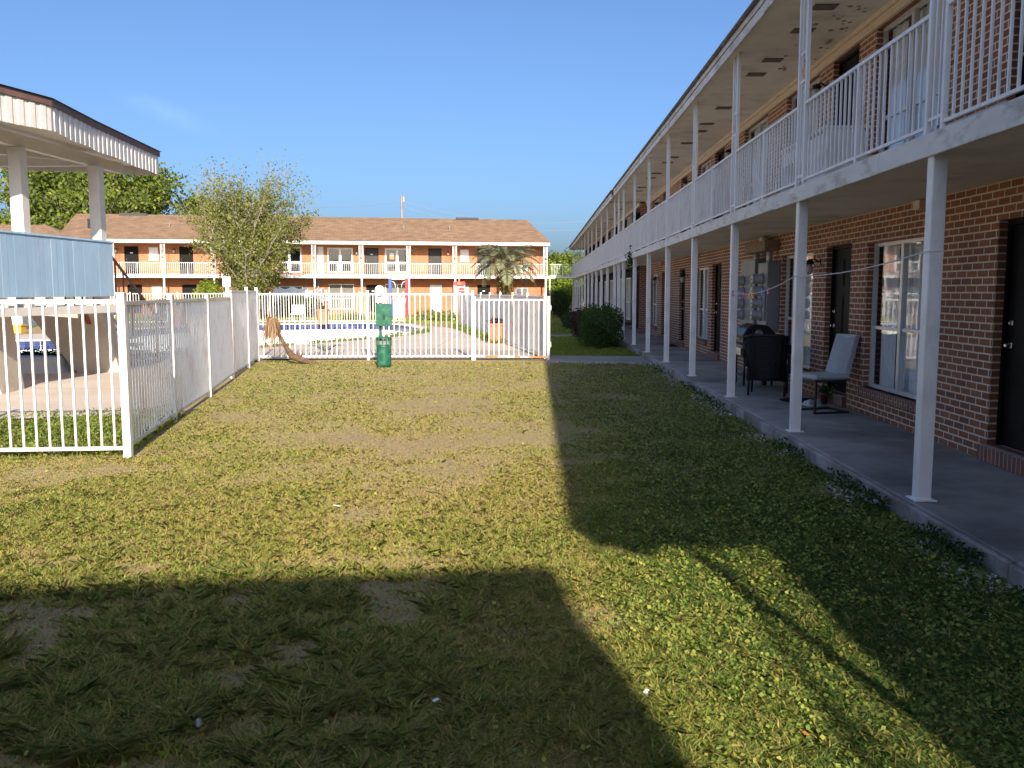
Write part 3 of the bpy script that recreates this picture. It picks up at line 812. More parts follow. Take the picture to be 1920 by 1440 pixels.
# wall lanterns: bracket arm and glass globe
def wall_lamp(loc, face, label, group='wall lanterns on the brick', s=1.0):
    L = empty('wall_lamp', loc, label, 'wall lamp', group, rz=face)
    MB().lathe((-.012, 0, 0), [(.055 * s, 0), (.055 * s, .012), (0, .012)], 12, 'x').tube([(-.01, 0, 0), (-.08 * s, 0, .05 * s), (-.15 * s, 0, .03 * s)], .012 * s, 6).lathe((-.15 * s, 0, .0), [(.0, .05 * s), (.06 * s, .02 * s), (.065 * s, -.03 * s), (.05 * s, -.03 * s)], 12).build('bracket', M['black_metal'], L, local=True)
    MB().lathe((-.15 * s, 0, -.03 * s), [(.045 * s, 0), (.06 * s, -.06 * s), (.05 * s, -.12 * s), (.02 * s, -.15 * s), (0, -.15 * s)], 12).build('globe', M['lamp_glass'], L, local=True)
    return L
wall_lamp((FX1, 13.15, 2.13), 0, 'black wall lantern with glass globe beside the ground-floor door behind the grey chair')
wall_lamp((FX1, 24.4, 2.13), 0, 'black wall lantern on brick by the ground-floor door with a floor mat')
wall_lamp((FX1, 30.0, 2.13), 0, 'farthest ground-floor wall lantern, on the shaded brick before the protruding pier')
wall_lamp((FX1, 13.1, 4.62), 0, 'upstairs wall lantern on brick above the grey chair, beside a dark balcony door')
wall_lamp((FX1, 18.9, 4.62), 0, 'second upstairs wall lantern along the shaded balcony, between window and dark door')
for y in (24.2, 29.9): wall_lamp((FX1, y, 4.62), 0, 'small distant wall lantern high on the shaded balcony wall', 'far balcony lanterns')
for px, z, lb in ((220, 4.65, 'lantern on the far sunlit upper wall, just right of the blue panel'), (328, 4.65, 'lantern on the far sunlit upper wall left of the sparse tree'), (669, 4.6, 'lantern on the far sunlit upper wall between window and grey door'), (840, 4.6, 'lantern on the far sunlit upper wall left of the palm')):
    wall_lamp(far_world(fu(px, FV), FV, z), PHI + R(90), lb, s=1.3)

# ------------------------------------------------------------------ building behind the photographer (its shadow lies across the lawn)
BB = empty('apartment_building', (2.5, -6.25, 0), 'brick apartment wing behind the photographer whose roof shades the near lawn', 'building', rz=math.atan2(.5, 3.16))
MB().box(-24, 0, -9, 0, -.05, 5.05).build('wall', M['brick'], BB, local=True)
m = MB()
for y0, y1, z0, z1 in ((.03, -4.5, 5.25, 6.6), (-4.5, -9.05, 6.6, 5.25)):
    m.loft([(-24.2, y0, z0), (.02, y0, z0), (.02, y0, z0 - .19 if y0 > -1 else z0 - .2), (-24.2, y0, z0 - .19)], [(-24.2, y1, z1), (.02, y1, z1), (.02, y1, z1 - .2), (-24.2, y1, z1 - .2)])
m.build('roof', M['shingles'], BB, local=True)
fnB = lambda s, d, z: (s, -d, z)
for k in range(6):
    mk_door(fnB, BB, -22 + 3.8 * k, -21.05 + 3.8 * k, .2, 2.2, M['door_black'], rec=-.05, local=True)
    mk_window(fnB, BB, -20.6 + 3.8 * k, -19 + 3.8 * k, 3.1, 4.8, M['alu'], rec=-.06, local=True, curtain=False)

# ------------------------------------------------------------------ building at the far left, seen past the pavilion
LB = empty('apartment_building', (-36, 66, 0), 'brown-roofed building at far left behind the pavilion posts', 'building', rz=R(8))
MB().box(-16, 2, 0, 9, -.05, 4.9).build('wall', M['brick'], LB, local=True)
m = MB(); m._add([(-16.5, -.5, 4.9), (2.5, -.5, 4.9), (2.5, 9.5, 4.9), (-16.5, 9.5, 4.9), (-12, 4.5, 7.0), (-2.4, 4.5, 7.0)], [(0, 1, 5, 4), (1, 2, 5), (2, 3, 4, 5), (3, 0, 4), (0, 3, 2, 1)])
m.build('roof', M['shingles'], LB, local=True)

# ------------------------------------------------------------------ fences
def fence_run(pts, label, z0s=None, H=1.63, raise_from=None, step=.125, bar=.019, cat='fence', posts=True, pw=.06, name='pool_fence', mat='fence', post_h=.06):
    root = empty(name, (pts[0][0], pts[0][1], 0), label, cat)
    for i in range(len(pts) - 1):
        a, c = Vector((*pts[i], 0)), Vector((*pts[i + 1], 0)); d = c - a; L = d.length; dn = d / L
        top = H + (raise_from[1] if raise_from and i >= raise_from[0] else 0); bot = .1
        m = MB()
        s, e = a + dn * pw / 2, c - dn * pw / 2
        m.bar(s + Vector((0, 0, top - .02)), e + Vector((0, 0, top - .02)), .03, .04); m.bar(s + Vector((0, 0, bot)), e + Vector((0, 0, bot)), .03, .035)
        k = int(L / step)
        for j in range(1, k):
            q = a + dn * (L * j / k)
            m.obox((q.x, q.y, (top - .04 + bot + .018) / 2), dn * bar / 2, Vector((-dn.y, dn.x, 0)) * bar / 2, (0, 0, (top - .04 - bot - .018) / 2))
        m.build('panel', M[mat], root)
    for i, q in enumerate(pts):
        top = H + (raise_from[1] if raise_from and i > raise_from[0] else 0)
        d = Vector((*pts[min(i + 1, len(pts) - 1)], 0)) - Vector((*pts[max(i - 1, 0)], 0)); d.normalize(); nrm = Vector((-d.y, d.x, 0))
        m = MB(); m.obox((q[0], q[1], (top + post_h) / 2 - .05), d * pw / 2, nrm * pw / 2, (0, 0, (top + post_h) / 2 + .05))
        m.obox((q[0], q[1], top + post_h + .006), d * (pw / 2 + .006), nrm * (pw / 2 + .006), (0, 0, .006))
        m.build('post', M[mat], root)
    return root
fence_run([(-13.9, 7.77), (-11.48, 8.03), (-9.05, 8.3), (-6.6, 8.56), (-4.19, 8.84)], 'near white metal picket fence facing the lawn at left, in front of the blue pavilion', H=1.62, pw=.075)
fence_run([(-4.24, 8.93), (-4.75, 11.37), (-5.29, 14.08), (-5.94, 17.07), (-6.44, 19.55), (-6.84, 21.5)], 'white picket fence running back along the left edge of the lawn, seen almost edge on', H=1.60, raise_from=(3, .13))
fence_run([(-6.86, 21.62), (-4.17, 21.87), (-1.56, 21.94)], 'white picket fence across the end of the lawn behind the green waste bin', H=1.66)
g = fence_run([(-1.52, 21.94), (.33, 21.62)], 'white metal gate with rusty bottom rail at the right end of the lawn fence', H=1.52, cat='gate', name='pool_gate')
RUST = plain('rust_orange', (.45, .17, .05), .9, var=.3, scale=12)
for t0, t1 in ((.15, .32), (.55, .62), (.74, .97)):
    m = MB(); A = Vector((-1.52, 21.94, .1)); D = Vector((1.85, -.32, 0)); m.bar(A + D * t0 + Vector((0, -.004, 0)), A + D * t1 + Vector((0, -.004, 0)), .034, .039); m.build('rust_patch', RUST, g)
for z in (.35, 1.25): MB().box(.345, .385, 21.59, 21.63, z, z + .12).build('hinge', M['white'], g)
rs = [(.24, 22.35), (-.22, 24.8), (-.70, 27.25), (-1.18, 29.7), (-1.66, 32.15), (-2.14, 34.6), (-2.62, 37.05), (-3.1, 39.5), (-3.6, 42.0)]
fence_run(rs, 'white picket fence along the right side of the pool enclosure behind the terracotta planter', H=1.6)
bk = [gp(757, 604.5)]
for k in range(1, 9): bk.append((bk[0][0] - 2.36 * k, bk[0][1] - .43 * k))
fence_run(bk, 'white picket fence at the far side of the empty pool', H=1.62, step=.14)
lf = [(-27.0, 43.5), (-25.2, 41.2), (-23.4, 38.6), (-22.2, 35.9)]
fence_run([(bk[-1][0] - .1, bk[-1][1] - .1), (-25.5, 43.3), (-23.9, 39.5), (-22.4, 36.0), (-21.6, 33.4), (-23.6, 30.8)], 'far left white picket fence of the pool enclosure behind the yellow box', H=1.6, step=.13)
gb = empty('board_fence', (-23.9, 40, 0), 'grey weathered board fence beyond the left end of the pool', 'fence')
m = MB()
for k in range(46):
    t = k / 45; x, y = -32 + 9.2 * t, 37.5 + 4.6 * t + .0; m.obox((x, y + 2, .8), (.1, .05, 0), (-.006, .012, 0), (0, 0, .8 + random.uniform(-.02, .02)))
m.build('board', M['grey_board'], gb)

# tall white post with a blank sign box on the fence corner
tp = yp(427, 553, 17.3)
SP = empty('post_sign', (tp[0], 17.3, 0), 'blank white sign box on a tall white fence post at the lawn corner', 'sign')
zt = yp(427, 519, 17.3)[1]; zb = yp(427, 538, 17.3)[1]
MB().box(tp[0] - .03, tp[0] + .03, 17.27, 17.33, -.05, zb + .1).build('post', M['white_clean'], SP)
MB().box(tp[0] - .075, tp[0] + .08, 17.24, 17.269, zb, zt).box(tp[0] - .07, tp[0] + .0, 17.22, 17.239, zb + .01, zt - .01).build('sign_box', M['white_clean'], SP, bevel=.005)

# ------------------------------------------------------------------ pool pavilion at left
PV = empty('pool_pavilion', (-8.7, 16.3, 0), 'raised poolside pavilion with blue board wall, cream posts and flat white-fringed roof', 'pavilion')
A0, A1 = Vector((-8.52, 13.2, 0)), Vector((-8.20, 17.0, 0)); wd = (A1 - A0).normalized(); wn = Vector((wd.y, -wd.x, 0))
m = MB(); L = (A1 - A0).length; k = int(L / .155)
for i in range(k):
    p0 = A0 + wd * (L * i / k + .004); p1 = A0 + wd * (L * (i + 1) / k - .004); cc = (p0 + p1) / 2
    m.obox((cc.x, cc.y, 2.125), (p1 - p0) / 2, wn * (.014 + random.uniform(-.002, .003)), (0, 0, .515))
cc = (A0 + A1) / 2 - wn * .03
MB().obox((cc.x, cc.y, 2.12), (A1 - A0) / 2, wn * .012, (0, 0, .5)).build('wall_backing', plain('dark_blue', (.07, .13, .20), .8), PV)
# return along the back and front
for base, dirn, LL in ((A1, -wn, 3.6), (A0, -wn, 3.6)):
    kk = int(LL / .155)
    for i in range(kk):
        q = base + dirn * (.05 + LL * (i + .5) / kk); m.obox((q.x, q.y, 2.125), dirn * (LL / kk / 2 - .004), wd * .014, (0, 0, .515))
m.build('blue_wall', M['blue_siding'], PV)
c2 = (A0 + A1) / 2
MB().obox((c2.x, c2.y, 2.655), (A1 - A0) / 2 + wd * .02, wn * .035, (0, 0, .016)).build('wall_cap', plain('blue_cap', (.33, .5, .64), .5), PV)
plat = [A0 + wn * .02 - wd * .1, A1 + wn * .02 + wd * .1, A1 - wn * 3.9 + wd * .1, A0 - wn * 3.9 - wd * .1]
MB().prism([(p.x, p.y) for p in plat], 1.30, 1.44).build('platform', M['post_cream'], PV)
for t in np.linspace(.04, .96, 7):
    q = A0 + wd * (L * t) - wn * .06; MB().obox((q.x, q.y, 1.525), wd * .05, wn * .04, (0, 0, .083)).build('joist_block', M['white'], PV)
postxy = [(-8.345, 16.80), (-8.55, 14.6), (-12.0, 14.1), (-11.8, 16.9)]
for i, (x, y) in enumerate(postxy): MB().box(x - .105, x + .105, y - .105, y + .105, 1.44, 4.069).build('post', M['post_cream'], PV, bevel=.008)
m = MB()
m.bar((-8.38, 17.9, 4.17), (-8.62, 12.9, 4.17), .12, .2); m.bar((-11.8, 17.9, 4.17), (-12.1, 12.9, 4.17), .12, .2); m.bar((-8.4, 16.8, 4.171), (-11.8, 16.9, 4.171), .12, .2); m.bar((-8.55, 14.1, 4.171), (-12.0, 14.1, 4.171), .12, .2)
m.bar((-8.5, 16.7, 4.2), (-10.2, 14.8, 4.2), .06, .16)
m.build('beam', M['post_cream'], PV)
RO = [(-8.14, 19.15), (-7.82, 15.7), (-7.60, 13.95), (-7.95, 12.6), (-9.4, 11.5), (-12.5, 11.6), (-14.2, 13.5), (-14.0, 16.8), (-11.0, 18.05)]
ctr = (-10.8, 15.6)
def inset(p, t): return (p[0] + (ctr[0] - p[0]) * t, p[1] + (ctr[1] - p[1]) * t)
m = MB(); m.face([(*inset(p, .01), 4.36) for p in RO]); m.face([(*inset(p, .01), 4.37) for p in RO]); m.build('soffit', M['pav_soffit'], PV, recalc=False)
m = MB(); wav = 0
for i in range(len(RO)):
    a, c = Vector(RO[i]), Vector(RO[(i + 1) % len(RO)]); Ls = (c - a).length; d = (c - a) / Ls; nn = Vector((d.y, -d.x)); 
    if nn.dot(Vector(ctr) - a) > 0: nn = -nn
    kk = max(2, int(Ls / .1))
    for j in range(kk):
        q = a + d * (Ls * (j + .5) / kk); o = .012 if j % 2 else 0.0
        dz = .012 * math.sin((i * 3 + j) * .35) + (.02 if (i == 1 and j > 9) else 0)
        m.obox((q.x + nn.x * o, q.y + nn.y * o, 4.40 + dz), (d.x * Ls / kk * .5, d.y * Ls / kk * .5, 0), (nn.x * .006, nn.y * .006, 0), (0, 0, .20))
m.build('fringe_board', M['corrugated'], PV)
m = MB(); RT = [inset(p, -.012) for p in RO]
for i in range(len(RT)):
    j = (i + 1) % len(RT); A_, B_ = inset(RT[i], .02), inset(RT[j], .02)
    m.loft([(*RT[i], 4.59), (*RT[j], 4.59), (*RT[j], 4.70), (*RT[i], 4.70)], [(*A_, 4.59), (*B_, 4.59), (*B_, 4.70), (*A_, 4.70)])
m.build('roof_trim', M['brown_trim'], PV)
m = MB(); RT2 = [inset(p, -.022) for p in RO]
for i in range(len(RT2)):
    j = (i + 1) % len(RT2); m.face([(*RT2[i], 4.705), (*RT2[j], 4.705), (*ctr, 5.45)])
m.face([(*p, 4.702) for p in RT2]); m.build('roof', M['dark_shingle'], PV)
# flared piers
def pier(xb0, xb1, yb, xt0, xt1, yt, dep=.9):
    m = MB(); m.loft([(xb0, yb, -.02), (xb1, yb + .1, -.02), (xb1 - .1, yb + dep, -.02), (xb0, yb + dep, -.02)], [(xt0, yt, 1.298), (xt1, yt + .1, 1.298), (xt1 - .1, yb + dep + .1, 1.298), (xt0, yb + dep + .1, 1.298)])
    return m
P1 = pier(-9.50, -8.66, 18.0, -10.35, -8.86, 17.7, .4).build('pier', M['pier'], PV)
pier(-9.6, -8.72, 14.0, -10.2, -8.95, 13.7).build('pier', M['pier'], PV)
pier(-12.9, -12.2, 17.3, -13.0, -11.9, 17.1).build('pier', M['pier'], PV)
# steps going down at the back right with brown handrails
m = MB()
for i in range(8): m.box(-10.0, -8.93, 18.35 + .3 * i, 18.65 + .3 * i, 1.44 - .18 * (i + 1) - .06, 1.44 - .18 * (i + 1))
m.build('stair_tread', M['post_cream'], PV)
for x, nm in ((-8.92, 0), (-10.02, 1)):
    m = MB(); m.tube([(x, 18.2, 2.6), (x, 20.9, .92)], .03, 8)
    for y in (18.6, 18.95, 19.3, 19.8, 20.5):
        t = (y - 18.2) / 2.7; m.tube([(x, y, 2.6 - 1.68 * t), (x, y, 1.44 - .6 * (y - 18.35) - .15 if y > 18.4 else 1.3)], .02, 6)
    m.build('handrail', M['brown_metal'], PV)
MB().box(-8.51, -8.447, 16.72, 16.82, 2.9, 3.08).build('junction_box', M['meter_grey'], PV)
# white ledge block under it
LE = MB().loft([(-11.4, 17.35, .02), (-9.75, 17.75, .02), (-9.75, 18.75, .02), (-11.4, 18.6, .02)], [(-11.4, 17.4, .36), (-9.78, 17.8, .36), (-9.95, 18.7, .36), (-11.4, 18.55, .36)]).build('concrete_block', plain('white_conc', (.6, .62, .64), .8, var=.06), None)
tag(LE, 'low white concrete block on the deck under the pavilion, topped by weeds', 'block')
SMR = plain('orange_smear', (.38, .10, .04), .9, var=.3, scale=30)
for px0_, px1_ in ((153, 165), (160, 169)):
    q0, q1 = yp(px0_, 590, 17.74), yp(px1_, 608, 17.80); m = MB()
    m.loft([(q0[0] - .015, 17.735, q0[1]), (q0[0] + .03, 17.74, q0[1]), (q1[0] + .015, 17.785, q1[1]), (q1[0] - .02, 17.785, q1[1])], [(q0[0] - .015, 17.80, q0[1]), (q0[0] + .03, 17.80, q0[1]), (q1[0] + .015, 17.85, q1[1]), (q1[0] - .02, 17.85, q1[1])])
    m.build('paint_smear', SMR, P1)

# ------------------------------------------------------------------ dog-waste station
bx_, by_ = gp(716, 676)
by_ = 20.05; bx_ = yp(713, 600, by_)[0]
DS = empty('waste_station', (bx_, by_, 0), 'green waste-bag station with a round-topped white sign, box and bin on the lawn', 'waste station')
MB().box(bx_ - .025, bx_ + .03, by_ - .025, by_ + .025, -.05, 1.72).build('post', M['green'], DS)
sg = MB(); pts = [(bx_ - .105 + (0), 1.46), (bx_ + .105, 1.46)] + [(bx_ + .105 * math.cos(t), 1.74 + .105 * math.sin(t)) for t in np.linspace(0, math.pi, 12)]
sg.loft([(x, by_ - .034, z) for x, z in pts], [(x, by_ - .027, z) for x, z in pts]); S_ = sg.build('sign', M['white_clean'], DS)
dg = MB(); yy = by_ - .037
def dpoly(P): dg.loft([(bx_ + x, yy, 1.46 + z) for x, z in P], [(bx_ + x, yy + .002, 1.46 + z) for x, z in P])
dpoly([(-.055, .11), (.035, .11), (.035, .16), (-.055, .155)]); dpoly([(-.055, .04), (-.04, .04), (-.035, .11), (-.055, .11)]); dpoly([(.02, .04), (.034, .04), (.035, .11), (.018, .11)])
dpoly([(.02, .15), (.045, .15), (.065, .175), (.068, .195), (.04, .20), (.02, .175)]); dpoly([(-.075, .165), (-.055, .14), (-.05, .15), (-.07, .18)])
for z, w in ((.335, .05), (.30, .075), (.265, .07), (.235, .045)): dpoly([(-w, z), (w, z), (w, z + .012), (-w, z + .012)])
dg.build('print', plain('sign_print', (.10, .12, .17), .6), S_)
bxm = MB().box(bx_ - .075, bx_ + .27, by_ - .12, by_ - .036, .92, 1.43).box(bx_ - .08, bx_ + .275, by_ - .126, by_ - .121, .93, 1.42); B_ = bxm.build('bag_box', M['green'], DS, bevel=.012)
MB().box(bx_ + .085, bx_ + .125, by_ - .134, by_ - .127, 1.06, 1.19).build('slot', M['black'], B_, bevel=.002)
MB().box(bx_ - .022, bx_ + .03, by_ - .04, by_ - .0255, .83, .92).build('clamp', M['black'], DS)
rb = .17; cb_ = (bx_ + .115, by_ - .24, 0)
bm_ = MB(); prof = [(rb * .96, .015), (rb * .98, .1), (rb, .45), (rb * 1.0, .455), (rb * 1.02, .47), (rb * 1.02, .50)]
bm_.lathe(cb_, prof, 24)
bn = bm_.build('bin', M['green'], DS)
m = MB(); n_ = 24
for z0, z1, r in ((.50, .52, rb * 1.03), (.64, .68, rb * 1.03)):
    m.lathe(cb_, [(r - .012, z0), (r, z0), (r, z1), (r - .012, z1)], 24)
for k in range(12):
    t = 2 * math.pi * k / 12; m.box(cb_[0] + rb * math.cos(t) - .012, cb_[0] + rb * math.cos(t) + .012, cb_[1] + rb * math.sin(t) - .012, cb_[1] + rb * math.sin(t) + .012, .5, .66)
m.build('bin_rim', M['green'], bn)
m = MB(); m.lathe((cb_[0], cb_[1], 0), [(rb * .9, .3), (rb * .9, .60), (0, .6)], 20); m.build('bin_liner', plain('liner', (.20, .19, .18), .6), bn)

# ------------------------------------------------------------------ meter bank on the right building
MT = empty('meter_bank', (FX1, 16.1, 1.0), 'grey bank of round electric meters on the shaded brick wall between two windows', 'electric meters')
A_ = MB().box(FX1 - .24, FX1 - .002, 16.02, 17.1, 1.03, 2.28).build('cabinet', M['meter_grey'], MT, bevel=.008)
B_ = MB().box(FX1 - .22, FX1 - .002, 15.22, 15.84, 1.05, 2.20).box(FX1 - .245, FX1 - .221, 15.27, 15.4, 1.2, 1.75).build('cabinet', M['meter_grey'], MT, bevel=.008)
def meter(y, z, x, par):
    MB().lathe((x, y, z), [(.10, 0), (.10, -.03), (.085, -.03), (.085, -.15), (.07, -.175), (0, -.178)], 20, 'x').build('meter', M['meter_body'], par)
    MB().lathe((x - .178, y, z), [(.075, 0), (.075, -.004), (0, -.004)], 20, 'x').build('meter_face', M['meter_face'], par)
    MB().box(x - .1825, x - .186, y - .03, y + .03, z - .014, z + .012).build('meter_dial', M['door_grey'], par)
for z in (1.92, 1.71, 1.50, 1.29): meter(15.55, z, FX1 - .22, B_); meter(16.85, z - .02, FX1 - .24, A_)
MB().box(FX1 - .26, FX1 - .004, 15.3, 16.75, 2.40, 2.58).build('wire_trough', M['rust'], MT, bevel=.006)
for y, za, zb_ in ((15.5, 2.18, 2.41), (16.4, 2.18, 2.41), (15.9, 2.57, 2.67)): MB().tube([(FX1 - .12, y, za), (FX1 - .12, y, zb_)], .05, 12).build('conduit', M['alu'], MT)
def letter(txt, loc, size, mat, par, rot):
    cu_ = bpy.data.curves.new('lettering', 'FONT'); cu_.body = txt; cu_.size = size; cu_.extrude = .001; cu_.align_x = 'CENTER'
    to = bpy.data.objects.new('tmp_text', cu_); C.objects.link(to)
    dg_ = bpy.context.evaluated_depsgraph_get(); me = bpy.data.meshes.new_from_object(to.evaluated_get(dg_)); bpy.data.objects.remove(to)
    mat4 = WM[par].inverted() @ Matrix.Translation(loc) @ Matrix(rot).to_4x4() if par else None
    me.transform(mat4); me.materials.clear()
    return link('lettering', me, mat, par)
ROT_X = ((0, 0, -1), (-1, 0, 0), (0, 1, 0))     # text lying on a wall that faces -X
for t, y, z in (('F', 16.45, 1.82), ('E', 16.2, 1.80), ('C', 16.3, 1.24)): letter(t, (FX1 - .2425, y, z), .14, M['black'], A_, ROT_X)

# ------------------------------------------------------------------ things on the walkway
GZ = .15
# barbecue grill
gx, gy = 3.55, 14.35
GR = empty('barbecue_grill', (gx, gy, GZ), 'black lidded barbecue grill on wheels by the meter bank, behind the wicker chair', 'grill')
def G(x, y, z): return (gx + x, gy + y, GZ + z)
lid = MB(); prof = [(-.26, .72), (-.27, .86), (-.2, .98), (-.06, 1.04), (.12, 1.02), (.24, .92), (.27, .72)]
lid.loft([G(p[0], -.34, p[1]) for p in prof], [G(p[0], .34, p[1]) for p in prof]); ld = lid.build('lid', M['black_metal'], GR, bevel=.02)
MB().tube([G(-.3, -.28, .8), G(-.34, -.25, .82), G(-.34, .25, .82), G(-.3, .28, .8)], .012, 8).build('handle', M['steel'], ld)
tg = MB(); tg.lathe(G(-.02, -.352, .90), [(.055, 0), (.055, -.01), (.045, -.01), (.045, -.002)], 20, 'y'); tg.build('thermometer', M['steel'], ld)
MB().box(gx - .26, gx + .26, gy - .33, gy + .33, GZ + .52, GZ + .715).build('firebox', M['black_metal'], GR, bevel=.015)
MB().box(gx - .26, gx + .22, gy + .345, gy + .70, GZ + .66, GZ + .69).box(gx - .30, gx - .262, gy - .32, gy + .32, GZ + .54, GZ + .66).build('side_shelf', M['steel'], GR, bevel=.006)
for x, y in ((-.22, -.28), (.22, -.28), (-.22, .28), (.22, .28)): MB().tube([G(x, y, .06), G(x, y, .53)], .018, 8).build('leg', M['black_metal'], GR)
MB().bar(G(-.22, -.28, .2), G(-.22, .28, .2), .02).bar(G(.22, -.28, .2), G(.22, .28, .2), .02).box(gx - .2, gx + .2, gy - .27, gy + .27, GZ + .19, GZ + .205).build('bottom_shelf', M['black_metal'], GR)
for x in (-.25, .25): MB().lathe(G(x, .30, .09), [(.02, -.025), (.09, -.025), (.09, .025), (.02, .025)], 18, 'x').build('wheel', M['black'], GR)

# wicker armchair seen from behind
wx, wy = 3.52, 13.35
WC = empty('wicker_chair', (wx, wy, GZ), 'black wicker armchair on the walkway in front of the grill', 'chair', rz=R(-20))
def weave(m, poly0, poly1, th): m.loft(poly0, poly1)
bk_ = MB()
bp = [(-.30, -.02), (-.31, .42), (-.24, .56), (.24, .56), (.31, .42), (.30, -.02)]
for zz in np.arange(.28, .90, .02):      # woven courses of the back
    t = (zz - .28) / .62; w = .27 + .035 * t; dy = -.26 - .09 * t
    bk_.tube([(-w, dy + .05, zz), (-w * .6, dy, zz + (.0)), (0, dy - .02, zz + .0), (w * .6, dy, zz), (w, dy + .05, zz)], .0115, 5)
bk_.tube([(-.31, -.29, .88), (-.2, -.36, .91), (.2, -.36, .91), (.31, -.29, .88)], .022, 8)
for x in np.linspace(-.24, .24, 9): bk_.tube([(x, -.275, .26), (x * 1.1, -.365, .90)], .006, 5)
bk_.build('backrest', M['wicker'], WC, local=True)
st = MB()
st.box(-.28, .28, -.24, .27, .38, .44)
for zz in np.arange(.24, .38, .02):
    st.tube([(-.28, -.25, zz), (-.28, .27, zz), (.28, .27, zz), (.28, -.25, zz), (-.28, -.25, zz)], .011, 5)
st.build('seat', M['wicker'], WC, local=True)
for s in (-1, 1):
    ar = MB(); ar.tube([(s * .30, -.30, .80), (s * .32, -.1, .70), (s * .32, .2, .63), (s * .31, .29, .56), (s * .30, .29, .3)], .028, 8)
    for zz in np.arange(.44, .62, .022): ar.tube([(s * .30, -.26, zz), (s * .305, .27, zz)], .010, 5)
    ar.build('armrest', M['wicker'], WC, local=True)
for x in (-.26, .26):
    for y in (-.22, .24): MB().tube([(x, y, 0), (x, y, .3)], [.016, .024], 8).build('leg', M['black'], WC, local=True)

# grey cantilever dining chair
vx, vy = 3.72, 11.45
VC = empty('dining_chair', (vx, vy, GZ), 'grey padded cantilever chair with chevron-stitched back beside the ground-floor window', 'chair', rz=R(108))
# local: +y is the way the chair faces after rotation; built facing +y' = towards the lawn
sm_ = MB()
sm_.box(-.22, .22, -.22, .26, .43, .50); sm_.build('seat', M['vinyl'], VC, local=True, bevel=.022)
bkm = MB()
nr = 18
def backpt(x, t, d): return (x * (1 - .06 * t), -.20 - .16 * t + d, .46 + .54 * t)
for i in range(nr):                       # chevron ribs
    for s in (-1, 1):
        t0 = i / nr * .9
        p = [backpt(0, t0, .025), backpt(s * .21, min(1, t0 + .12), .025), backpt(s * .21, min(1, t0 + .12 + .9 / nr * .82), .025), backpt(0, min(1, t0 + .9 / nr * .82), .025)]
        q = [(a[0], a[1] - .02, a[2]) for a in p]
        pm = [tuple(0.86 * np.array(a) + .14 * np.mean(np.array(p), axis=0) + np.array([0, .008, 0])) for a in p]
        bkm.loft(q, p)
        bkm.loft(p, pm)
bkm.loft([backpt(-.215, 0, -.035), backpt(.215, 0, -.035), backpt(.215, 0, .008), backpt(-.215, 0, .008)], [backpt(-.215, 1, -.035), backpt(.215, 1, -.035), backpt(.215, 1, .012), backpt(-.215, 1, .012)])
bkm.build('backrest', M['vinyl'], VC, local=True)
fr_ = MB()
for s in (-1, 1): fr_.bar((s * .2, .24, .0), (s * .2, .24, .44), .035, .02); fr_.bar((s * .2, .25, .012), (s * .2, -.26, .012), .035, .024); fr_.bar((s * .2, -.2, .42), (s * .2, .25, .42), .03, .02)
fr_.bar((-.2, -.25, .0125), (.2, -.25, .0125), .035, .024); fr_.bar((-.2, .24, .41), (.2, .24, .41), .03, .018)
fr_.build('frame', M['black_metal'], VC, local=True)
# mats, shoes, bottle
MTT = MB().lathe((3.78, 12.6, GZ), [(.0, .002), (.27, .002), (.28, .012), (0, .014)], 28).build('round_mat', M['mat']); tag(MTT, 'round black floor mat on the walkway between the two chairs', 'mat')
MTT = MB().box(3.72, 4.05, 25.1, 25.9, GZ + .002, GZ + .018).build('door_mat', M['mat'], bevel=.005); tag(MTT, 'dark rectangular door mat at a far ground-floor doorway', 'mat')
for i, (dx, dy, rz, lb) in enumerate(((.0, 0, .2, 'pale shoe on the walkway under the grey chair, nearer the post'), (.1, .03, .35, 'pale shoe on the walkway under the grey chair, nearer the wall'))):
    S = empty('shoe', (3.72 + dx, 12.05 + dy, GZ), lb, 'shoe', 'shoes on the walkway', rz=rz)
    MB().loft([(-.04, -.12, 0), (.04, -.12, 0), (.045, .12, 0), (-.04, .12, 0)], [(-.04, -.12, .025), (.04, -.12, .025), (.045, .12, .02), (-.04, .12, .02)]).build('sole', M['white_clean'], S, local=True, bevel=.01)
    MB().loft([(-.036, -.11, .026), (.036, -.11, .026), (.04, .11, .021), (-.036, .11, .021)], [(-.025, -.10, .10), (.025, -.10, .10), (.02, .05, .06), (-.02, .05, .06)]).build('upper', M['vinyl'], S, local=True, bevel=.012)
PL = empty('potted_plant', (4.02, 12.25, GZ), 'small dull red pot with a green plant in the doorway behind the grey chair', 'potted plant')
MB().lathe((4.02, 12.25, GZ), [(.04, 0), (.055, .10), (.06, .10), (.06, .12), (.045, .12)], 14).build('pot', plain('dull_red', (.13, .025, .02), .7), PL)
P = np.array([4.02, 12.25, GZ + .18]) + rng.normal(size=(160, 3)) * np.array([.06, .06, .05]); fast_mesh('foliage', leaf_cards(P, .05), 4, rng.random(160), M['leaf_hedge'], PL)

